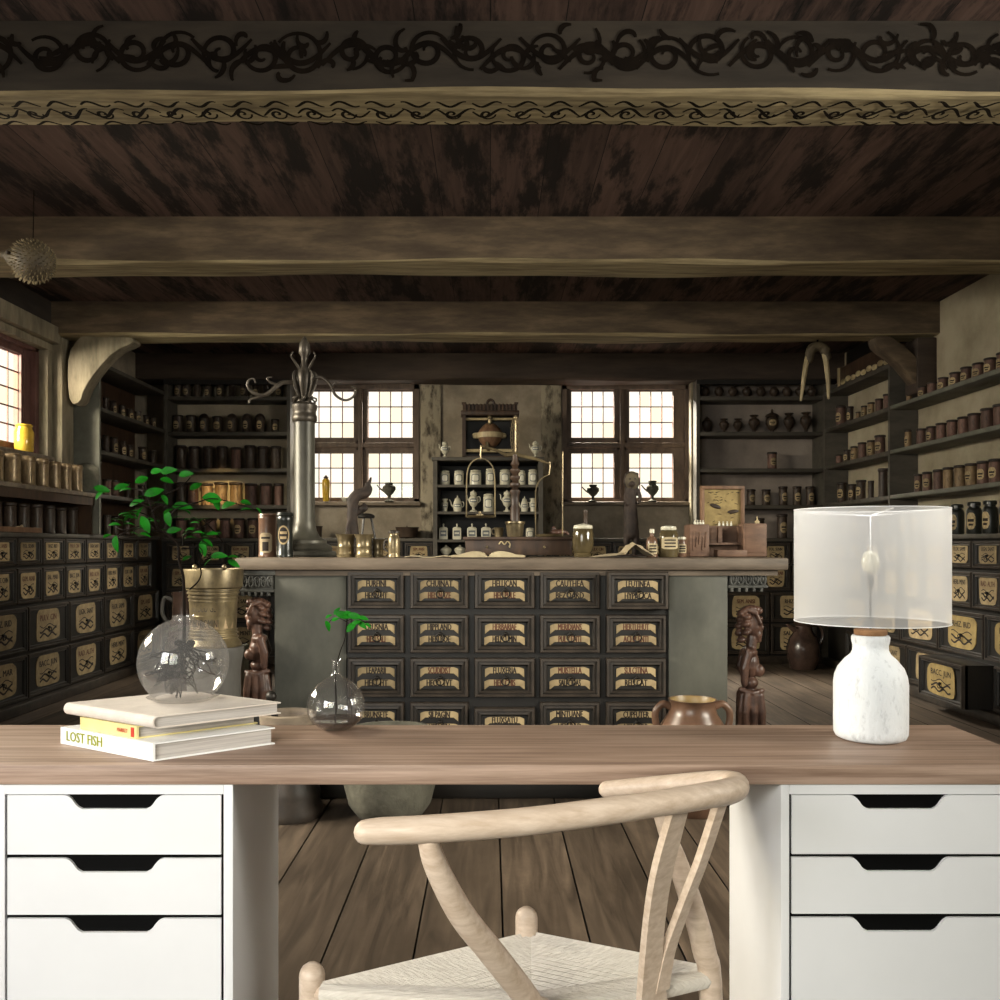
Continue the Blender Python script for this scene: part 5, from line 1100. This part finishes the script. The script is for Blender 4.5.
# ---------------------------------------------------------------- the desk
ZD = .72; hD = H-ZD
sf, sk = 644.0, 526.0; YD0, YD1 = F/sf, F/sk
zb = Z(785,sf)
xr = X(950,sk); xl = -1.2
r = thing('desk_top', 'walnut-grained desk top lying across two white drawer units', 'desk', (0,(YD0+YD1)/2,zb))
MB().box((xl,YD0,zb),(xr,YD1,ZD),0,.0025).build('board', m_desk, r)
def unit(label, pa, pb, rows, a, b):
    x0, x1 = X(pa,sf), X(pb,sf); r = thing('drawer_unit', label, 'drawer unit', ((x0+x1)/2,(YD0+YD1)/2,0)); y0, y1 = YD0+.006, YD1-.006; zt = zb-.0005; t = .0155
    da, db = X(a,sf), X(b,sf)
    MB().box((x0,y0,.06),(da-.002,y1,zt),0,.0012).build('side_panel', m_white, r); MB().box((db+.002,y0,.06),(x1,y1,zt),0,.0012).build('side_panel', m_white, r)
    MB().box((da-.002,y0,zt-.0155),(db+.002,y1,zt)).build('top_rail', m_white, r); MB().box((da-.002,y1-.01,.06),(db+.002,y1,zt-.0155)).build('back_panel', m_white, r)
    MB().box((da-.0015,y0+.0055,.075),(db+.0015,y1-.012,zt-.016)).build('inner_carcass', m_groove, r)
    MB().box((x0+.01,y0+.02,0),(x1-.01,y1-.01,.058)).build('plinth', m_white, r)
    for c, d in rows:
        zc, ze = Z(c,sf), Z(d,sf); m0 = (da+db)/2; nw, nn, nd = .078, .055, .0215
        def curve(sg):
            return [(m0+sg*v, z) for v, z in ((nw,zc),(nw-.006,zc-.0012),(nw-.012,zc-.006),(nn+.003,zc-nd+.004),(nn-.005,zc-nd))]
        L = chaikin([(x,0,z) for x, z in curve(-1)], 1); R = chaikin([(x,0,z) for x, z in curve(1)], 1)
        poly = [(da+.002,0,ze+.003),(db-.002,0,ze+.003),(db-.002,0,zc)]+[tuple(p) for p in R]+[tuple(p) for p in L[::-1]]+[(da+.002,0,zc)]
        poly = [(p[0], y0, p[2]-.0004) for p in poly]
        fr = MB().prism(poly, (0,.005,0)); dr = fr.build('drawer', m_white, r)
        mm = MB(); mm.prism([(m0-nw+.004,y0+.0052,zc-.0008),(m0+nw-.004,y0+.0052,zc-.0008),(m0+nn-.004,y0+.0052,zc-nd-.0005),(m0-nn+.004,y0+.0052,zc-nd-.0005)], (0,.0004,0)); mm.build('cutout_handle', m_groove, dr)
    return r
unit('white three-drawer unit under the book end of the desk', -6, 232, [(796,857.5),(859.5,918),(920,1105)], 4, 221)
unit('white three-drawer unit under the lamp end of the desk', 782, 1024, [(796,857),(858.5,917),(919,1105)], 792, 1012)
# ---------------------------------------------------------------- books
zd = ZD+.0006
A = Vector((X(153,635),F/635)); ua = Vector((-math.cos(.56),math.sin(.56))); ub = Vector((math.cos(.66),math.sin(.66)))
def book(name, label, org, la, lb, z0, h, mcover, rounded=False, txt=None):
    """spine runs along ua, pages show along ub"""
    org = Vector(org); r = thing(name, label, 'book', ((org+ua*la/2+ub*lb/2).x, (org+ua*la/2+ub*lb/2).y, z0), 0, 'books stacked under the round vase')
    def p(a, b, z): v = org+ua*a+ub*b; return (v.x, v.y, z0+z)
    ct = .0022; ins = .004
    pg = MB(); vs = [p(ins,.004,ct),p(la-ins,.004,ct),p(la-ins,lb-ins,ct),p(ins,lb-ins,ct)]; pg.prism(vs, (0,0,h-2*ct)); pg.build('page_block', m_pages, r)
    cv = MB()
    if rounded:
        for z in (0, h-ct): cv.prism([p(0,.006,z),p(la,.006,z),p(la,lb,z),p(0,lb,z)], (0,0,ct))
        n = 8; prof = [(.006-.0085*math.sin(PI*i/n), h/2-(h/2)*math.cos(PI*i/n)) for i in range(n+1)]+[(.006-.0062*math.sin(PI*i/n)*.9, h/2-(h/2-ct)*math.cos(PI*i/n)) for i in range(n,-1,-1)]
        q = [p(0,b,z) for b, z in prof]; d = ua*la; cv.prism(q, (d.x,d.y,0))
    else:
        for z in (0, h-ct): cv.prism([p(0,0,z),p(la,0,z),p(la,lb,z),p(0,lb,z)], (0,0,ct))
        cv.prism([p(0,0,ct),p(la,0,ct),p(la,.0035,ct),p(0,.0035,ct)], (0,0,h-2*ct))
    cv.build('cover', mcover, r)
    for t, a, z, size, m, sx in (txt or []):
        mb = MB(); o = org+ua*a-ub*.0006; mb.text(t, (o.x,o.y,z0+z), size, 0, ux=(-ua.x,-ua.y,0), sx=sx, bold=.035); mb.build('spine_lettering', m, r)
    return r
book('book', 'white hardback with green lettered spine at the bottom of the stack', A, .245, .205, zd, .0285, m_cover_white, txt=[('LOST FISH', .178, .0145, .024, m_lime, .92)])
B = A+ua*.050+ub*.006
r = book('book', 'thinner yellow-edged paperback in the middle of the stack', B, .150, .205, zd+.0290, .0205, m_cover_yellow, txt=[('MARKET', .036, .010, .009, m_redprint, .8)])
v = B-ub*.0007; mb = MB(); d = ua*.008; mb.prism([(v.x+ua.x*.006,v.y+ua.y*.006,zd+.031),(v.x+ua.x*.014,v.y+ua.y*.014,zd+.031),(v.x+ua.x*.014,v.y+ua.y*.014,zd+.0465),(v.x+ua.x*.006,v.y+ua.y*.006,zd+.0465)], (ub.x*.0004,ub.y*.0004,0)); mb.build('red_emblem', m_redprint, r)
C = A+ua*.004+ub*.004
book('book', 'cream cloth book with rounded spine on top of the stack', C, .235, .215, zd+.0500, .0200, m_cover_cream, rounded=True)
zbk = zd+.0702
# ---------------------------------------------------------------- round vase with the rooted plant
s = 572.0; c = Vector((X(183.5,s), F/s)); R = 44/s
r = thing('round_vase', 'round clear glass vase standing on the stack of books', 'vase', (c.x,c.y,zbk))
prof = [(0,.001),(R*.62,.001),(R*.8,.008)]
zc = R*.86
for i in range(16):
    a = -.9+ (1.32+.9)*i/15; prof.append((R*math.cos(a), zc+R*math.sin(a)))
prof += [(R*.235,zc+R*1.0),(R*.24,zc+R*1.05),(R*.255,zc+R*1.07)]
sub(r, 'glass_body', MB().lathe(prof, seg=40), m_vase)
pr = thing('sapling', 'leafy green sapling rooted in the round glass vase', 'plant', (c.x,c.y,zbk+.01))
W = lambda px, py, dy=0: (X(px,s)-c.x, dy, Z(py,s)-(zbk+.01))
st = MB(); st.tube(spline([W(184,645),W(184.5,620),W(184,590),W(183,575),W(179,560),W(178,545),W(169,536),W(158,528),W(154,515),W(149,500),W(145,480)], 5), [.0032,.0027,.0024,.0021,.0017,.001], 7)
for pts in ([(184.5,590),(194,582),(199,573),(202,562),(204,552),(201,545)], [(150,505),(165,495),(178,486),(192,478)], [(147,492),(135,489),(118,487),(98,488)], [(155,520),(145,516),(132,511),(118,514)], [(150,508),(140,503),(130,503)], [(160,529),(150,525),(128,530),(114,527)], [(178,545),(185,535),(195,528),(207,520)], [(165,515),(180,508),(200,503),(215,499),(235,503),(258,510)], [(204,560),(215,556),(232,556),(240,555)], [(170,536),(160,533),(145,528),(130,534)], [(178,548),(190,548),(200,542)], [(152,512),(165,506),(180,505)], [(205,520),(212,532),(218,542)], [(128,532),(120,536),(113,540)]):
    st.tube(spline([W(a, b, random.uniform(-.03,.03)) for a, b in pts], 4), [.0016,.0007], 5)
sub(pr, 'stem', st, m_stem)
LV2 = [(100,489,15,-.2),(96,494,12,.9),(117,486,14,.4),(131,491,12,.3),(148,481,15,.35),(160,472,13,.1),(163,480,14,-.2),(174,472,16,.15),(190,475,14,.1),(190,485,13,.5),(159,493,18,.35),(177,506,19,-.05),(130,502,15,.4),(138,512,12,1.2),(152,525,17,-1.1),(171,519,15,-1.4),(113,544,16,-1.5),(128,534,11,-.3),(116,525,12,.1),(123,514,12,.3),(143,527,13,-.8),(168,530,14,.2),(183,538,12,.3),(200,549,15,-1.35),(204,562,12,.8),(219,556,16,.05),(229,564,13,-.5),(215,499,22,-.1),(214,503,14,-1.2),(233,506,15,.3),(243,509,10,.2),(247,503,13,-.1),(259,511,8,-.8),(193,523,11,.2),(199,533,12,.1),(213,534,11,.1),(188,558,10,.5),(168,500,11,-.9),(186,529,10,.4),(208,543,12,-.6),(107,536,9,.5),(141,535,11,-.2),(175,512,10,.6),(236,557,10,.1)]
rl = random.Random(5)
def leaf(mb, p, L, ang, tilt, yaw, fold=.3, w=.29):
    """pointed leaf blade folded slightly along its midrib"""
    n = 7; M3 = Matrix.Translation(p) @ Matrix.Rotation(yaw, 4, 'Z') @ Matrix.Rotation(-ang, 4, 'Y') @ Matrix.Rotation(tilt, 4, 'X')
    vs = []; fs = []
    for i in range(n+1):
        u = i/n; b = w*L*2.55*u**.75*(1-u); z = .06*L*math.sin(PI*u)-.1*L*u*u
        vs += [M3 @ Vector((L*(u-.5), 0, z)), M3 @ Vector((L*(u-.5), b, z+fold*b)), M3 @ Vector((L*(u-.5), -b, z+fold*b))]
    for i in range(n):
        a = 3*i; fs += [(a,a+3,a+4,a+1),(a,a+2,a+5,a+3)]
    mb.add(vs, fs, 0, True)
lf = MB()
for px, py, L, a in LV2:
    big = L >= 13
    leaf(lf, Vector(W(px,py,rl.uniform(-.035,.035))), L*1.12/s, a, (rl.uniform(.9,1.35) if big else rl.uniform(.3,.8))*rl.choice((1,1,-1)) if not (px in (171,113,200)) else 1.5, rl.uniform(-.4,.4))
for k in range(34):
    a, b, u = rl.choice([((150,503),(112,533),0),((165,515),(205,540),0),((148,490),(128,515),0),((160,500),(200,520),0),((178,540),(222,535),0),((155,520),(118,522),0)])[:3]
    t = rl.random(); px = a[0]+(b[0]-a[0])*t+rl.uniform(-9,9); py = a[1]+(b[1]-a[1])*t+rl.uniform(-10,10)
    leaf(lf, Vector(W(px,py,rl.uniform(-.03,.05))), rl.uniform(9,15)/s, rl.uniform(-.5,.5), rl.uniform(-.12,.22), rl.uniform(-.5,.5))
sub(pr, 'leaves', lf, m_leaf)
rt = MB(); rq = random.Random(9)
for k in range(40):
    p = Vector(W(184,645)); pts = [tuple(p)]; a = rq.uniform(0,2*PI); d = Vector((math.cos(a)*.8-.15, math.sin(a)*.6, -1)).normalized()
    for j in range(rq.randint(8,17)):
        d = (d+Vector((rq.uniform(-.8,.8), rq.uniform(-.6,.6), rq.uniform(-.5,.35)))).normalized(); pn = p+d*.0105
        q3 = pn-Vector((0,0,zc-.01))
        if q3.length > R*.86: d = (-q3.normalized()+d*.3).normalized(); pn = p+d*.009
        if pn.z < -.004: pn.z = -.004
        p = pn; pts.append(tuple(p))
    rt.tube(spline(pts, 3), [rq.uniform(.0013,.0022),.0006], 5)
for k in range(9): rt.ell(W(184+rq.uniform(-7,7),646+rq.uniform(-4,5),rq.uniform(-.01,.01)), (.008,.008,.006), 0, 8)
sub(pr, 'roots', rt, m_root)
# ---------------------------------------------------------------- small flask with sprig
s = 540.0; c = Vector((X(336,s), F/s))
r = thing('glass_flask', 'small clear glass flask of water at the middle of the desk', 'flask', (c.x,c.y,zd)); R = 29/s
prof = [(0,.0012),(R*.45,.0012),(R*.62,.006),(R*.86,.017),(R*.97,.03),(R,.042),(R*.97,.055),(R*.86,.07),(R*.66,.083),(R*.4,.093),(R*.2,.098),(R*.14,.105),(R*.14,.125),(R*.2,.13)]
sub(r, 'glass_body', MB().lathe(prof, seg=32), m_flask)
sub(r, 'water', MB().lathe([(0,.003),(R*.45,.003),(R*.6,.007),(R*.83,.0175),(R*.86,.02),(0,.0202)], seg=32), m_water)
r = thing('leaf_sprig', 'thin green leafy sprig standing in the small flask', 'plant', (c.x,c.y,zd+.004)); W = lambda px, py, dy=0: (X(px,s)-c.x, dy, Z(py,s)-(zd+.004))
st = MB(); st.tube(spline([W(333,727),W(336,712),W(336,700),W(335.6,686)], 5), [.0018,.002], 6); st.tube(spline([W(335.6,686),W(336,668),W(340,652),W(344.5,640),W(346,628),W(347,620)], 5), [.0012,.0007], 5); st.tube(spline([W(347,622),W(338,618),W(331,620),W(328,626)], 4), .0006, 5); st.tube(spline([W(347,621),W(356,618),W(368,624)], 4), .0006, 5)
sub(r, 'stem', st, m_stem)
lf = MB()
for px, py, L, a in ((328,626,11,-1.2),(329.5,616,7,.5),(336,619,8,.3),(337,611,9,.9),(343,615,15,-.35),(351,627,14,.75),(356,616,14,-.2),(362,625,11,-.7),(364,618,10,-.2),(369,625,7,-.6),(347,613,9,.2),(357,622,9,.3)):
    leaf(lf, Vector(W(px,py,rl.uniform(-.012,.012))), L*1.1/s, a, rl.uniform(1.0,1.4), rl.uniform(-.3,.3))
sub(r, 'leaves', lf, m_leaf)
# ---------------------------------------------------------------- lamp
s = 566.0; h = lambda v: v/s
r = thing('table_lamp', 'table lamp with white crackled bottle base and see-through gauze shade', 'lamp', (X(870.5,s), F/s, zd))
zz2 = lambda py: Z(py,s)-zd
z0 = 0
sub(r, 'base', MB().lathe([(0,0),(h(29),0),(h(33),h(2)),(h(34.8),h(6)),(h(35.1),h(12)),(h(35.1),h(55)),(h(34),h(63)),(h(31),h(71)),(h(24.5),h(79)),(h(19),h(84)),(h(17),h(88)),(h(16.8),h(93)),(h(18),h(97)),(h(18.4),h(101)),(h(17),h(103)),(0,h(103.2))], seg=48), m_lampcer)
sub(r, 'cork_collar', MB().lathe([(h(0),h(103.3)),(h(15),h(103.3)),(h(15.6),h(104)),(h(15.6),h(108)),(h(14.6),h(109)),(0,h(109.2))], seg=32), m_cork)
sub(r, 'stem', MB().lathe([(h(1.1),h(109)),(h(1.1),h(150)),(h(3),h(151)),(h(3),h(163)),(0,h(163.5))], seg=12), m_iron)
zs0, zs1 = Z(622,s)-zd, Z(509,s)-zd
sub(r, 'bulb', MB().ell((0,0,h(176)), (h(9),h(9),h(12)), 0, 16), m_cer)
sh = MB(); sh.lathe([(h(72.6),zs0),(h(72.6),zs1)], seg=72); so = sub(r, 'lamp_shade', sh, m_shade)
for z in (zs0, zs1-.0012): sub(r, 'shade_rim', MB().lathe([(h(72),z),(h(72.9),z),(h(72.9),z+.0014),(h(72),z+.0014),(h(72),z)], seg=72), m_white)
sp = MB()
for k in range(3):
    a = k*2*PI/3+.4; sp.tube([(0,0,zs1-.012),(h(72)*math.cos(a),h(72)*math.sin(a),zs1-.003)], .0008, 5)
sp.tube([(0,0,h(162)),(0,0,zs1-.012)], .0009, 6); sub(r, 'shade_spider', sp, m_white)
# ---------------------------------------------------------------- the chair
r = thing('wishbone_chair', 'pale oak chair with curved rail, Y-shaped back and woven cord seat', 'chair', tuple(P(520,1000,690).xy)+(0,))
def path(pts, n=6, extra=None):
    q = [tuple(P(*p)) for p in pts]
    if extra: q += extra
    return spline(q, n)
rail = [(366,832,850),(384,831,848),(430,829,845),(520,822,830),(600,812,811),(660,803,790),(704,796,768),(731,790.5,742),(736,785,726),(724,782,712),(700,782.5,702),(650,786,686),(607,789.5,674)]
MB().tube(path(rail, 7), [.0145,.016,.0165,.0165,.0165,.0165,.0170,.0175,.0175,.016,.015,.0135,.0125], 16).build('arm_rail', m_chair, r)
def floor_pt(px, s): p = P(px, 546, s); return (p.x, p.y, .004)
near = [(428,840,842),(437,868,836),(462,915,815),(496,958,785),(530,1003,752),(556,1050,738)]
MB().tube(path(near, 6, [floor_pt(566,735)]), [.0125,.0145,.0165,.0172,.0172,.0165,.013], 14).build('rear_leg', m_chair, r)
far = [(653,792,690),(660,815,690),(676,858,688),(692,905,684),(704,950,680),(711,1000,676)]
MB().tube(path(far, 6, [floor_pt(716,672)]), [.0085,.0095,.0145,.0168,.0175,.0170,.013], 14).build('rear_leg', m_chair, r)
for px, py, s in ((312,975,694),(526.5,918,615)):
    p = P(px, py, s); MB().tube([(p.x,p.y,p.z),(p.x,p.y,p.z-.06),(p.x,p.y,p.z-.2),(p.x,p.y,.004)], [.0185,.0185,.018,.013], 14).build('front_leg', m_chair, r)
# seat: four woven triangles dipping towards the middle, over a rolled edge
cs = [P(322,992,700), P(531,934,619), P(712,966,676), P(556,1012,732)]
ZS = .432
cs = [Vector((p.x,p.y,ZS)) for p in cs]; cen = sum(cs, Vector())/4-Vector((0,0,.03))
for k in range(4):
    a, b = cs[k], cs[(k+1)%4]; e = (b-a).normalized(); n = 28; m = MB(); vs = []; rowsv = []
    inw = (cen-(a+b)/2); out = Vector((e.y,-e.x,0)); out = out if out.dot(inw) < 0 else -out
    for i in range(n+1):                                # cords: ridged strips parallel to the edge
        t = i/n; p, q = a.lerp(cen,t), b.lerp(cen,t); zup = .0022*(1 if i % 2 else -.3)+.008*math.sin(PI*t*.5)*(1-t)
        rowsv.append((p+Vector((0,0,zup)), q+Vector((0,0,zup))))
    roll = [(.004,.004),(.012,.0),(.015,-.008),(.012,-.018),(.002,-.022)]
    rowsv = [(a+out*o+Vector((0,0,z)), b+out*o+Vector((0,0,z))) for o, z in roll[::-1]]+rowsv
    for p, q in rowsv: vs += [p, q]
    m.add(vs, [(2*i,2*i+1,2*i+3,2*i+2) for i in range(len(rowsv)-1)], 0, True)
    m.build('woven_seat', m_cord, r)
    z0 = -.012
    MB().tube([tuple(a+Vector((0,0,z0))), tuple(b+Vector((0,0,z0)))], .0115, 10).build('seat_rail', m_chair, r)
    za = -.19 if k % 2 else -.25
    MB().tube([tuple(a+Vector((0,0,za))), tuple(b+Vector((0,0,za)))], .009, 8).build('stretcher', m_chair, r)
# Y-shaped splat
def slab(pts, wid, th, name='back_splat'):
    q = path(pts, 5); n = len(q); W = spline([(w,) for w in wid], 5); W = [w[0] for w in W]
    wd = (P(722,800,752)-P(690,812,775)); wd.z = 0; wd.normalize(); nn = Vector((wd.y,-wd.x,0))
    m = MB(); vs = []
    for i in range(n):
        p = Vector(q[i])
        for a, b in ((-1,-1),(1,-1),(1,1),(-1,1)): vs.append(p+wd*(W[i]*a)+nn*(th*b))
    fs = [(4*i+k, 4*i+(k+1)%4, 4*i+4+(k+1)%4, 4*i+4+k) for i in range(n-1) for k in range(4)]+[(3,2,1,0),tuple(4*(n-1)+k for k in range(4))]
    m.bev(vs, fs, .0018, 0, 2) if False else m.add(vs, fs); return m
sm = slab([(652,1014,712),(651,960,722),(656,905,738),(664,862,756),(679,806,776)], [.028,.018,.0165,.0165,.0145], .0055)
sm.build('back_splat', m_chair, r)
slab([(660,990,711),(668,950,714),(686,900,724),(702,858,736),(721,800,750)], [.013,.0105,.0095,.009,.009], .0055).build('back_splat', m_chair, r)
# ---------------------------------------------------------------- light, sky and camera
w = bpy.data.worlds.new('sky'); scn.world = w; w.use_nodes = True
w.node_tree.nodes['Background'].inputs['Color'].default_value = (1,.972,.90,1); w.node_tree.nodes['Background'].inputs['Strength'].default_value = 1.3
def area(name, loc, target, sx, sy, power, col=(1,1,1), spread=PI):
    l = bpy.data.lights.new(name, 'AREA'); l.shape = 'RECTANGLE'; l.size = sx; l.size_y = sy; l.energy = power; l.color = col; l.spread = spread
    o = bpy.data.objects.new(name, l); COL.objects.link(o); o.location = loc
    o.rotation_euler = (Vector(target)-Vector(loc)).to_track_quat('-Z', 'Y').to_euler(); return o
def mid_(wn): return ((wn[0]+wn[1])/2, (wn[2]+wn[3])/2)
# daylight stands outside and above each opening, plus a fill at the added right one
a, b = mid_(WB1); area('daylight_back_left', (a,YB+1.1,3.75), (a+.15,6.6,1.2), 1.5, 1.3, 550, (1,.96,.9))
a, b = mid_(WB2); area('daylight_back_right', (a-.75,YB+1.1,3.55), (a+.75,6.9,.9), 1.3, 1.2, 2300, (1,.96,.9))
area('daylight_left', (XL-1.3,4.5,2.5), (-1.0,6.7,1.6), 1.2, 1.2, 600, (1,.93,.82))
area('daylight_left_near', (XL-.7,2.9,2.5), (.3,4.3,.5), 1.7, 1.0, 300, (1,.96,.9), 2.0)
area('daylight_front', (-1.3,YF-.35,1.6), (.1,1.6,.45), 2.2, 1.35, 43, (.975,.985,1), 1.45)
area('fill_right_near', (XR+.5,1.6,1.9), (-2.4,5.4,.8), 1.8, 1.1, 90, (1,.98,.95), 1.5)  # added fill behind the made-up right window, brightens the left wall
bl = bpy.data.lights.new('lamp_bulb', 'POINT'); bl.energy = .3; bl.color = (1,.98,.95); bl.shadow_soft_size = .035
bo = bpy.data.objects.new('lamp_bulb', bl); COL.objects.link(bo); bo.location = (X(870.5,566), F/566, ZD+.40)
# a stray sunbeam on the jars of the back left bookcase
sp = bpy.data.lights.new('sunbeam', 'SPOT'); sp.energy = 650; sp.color = (1,.7,.3); sp.spot_size = .16; sp.spot_blend = .9; sp.shadow_soft_size = .02
so = bpy.data.objects.new('sunbeam', sp); COL.objects.link(so); so.location = (-1.6,5.2,2.35); so.rotation_euler = (Vector((X(221,109.3),F/109.3,1.54))-so.location).to_track_quat('-Z','Y').to_euler()
cam = bpy.data.cameras.new('camera'); co = bpy.data.objects.new('camera', cam); COL.objects.link(co); scn.camera = co
co.location = (0,0,H); co.rotation_euler = (PI/2,0,0); cam.sensor_width = 36; cam.lens = 36*F/1000; cam.clip_start = .02
cam.shift_x = (500-CX)/1000; cam.shift_y = (CY-500)/1000
scn.view_settings.view_transform = 'Standard'; scn.view_settings.look = 'None'; scn.view_settings.gamma = 1; scn.view_settings.use_curve_mapping = False
scn.view_settings.exposure = 0.0
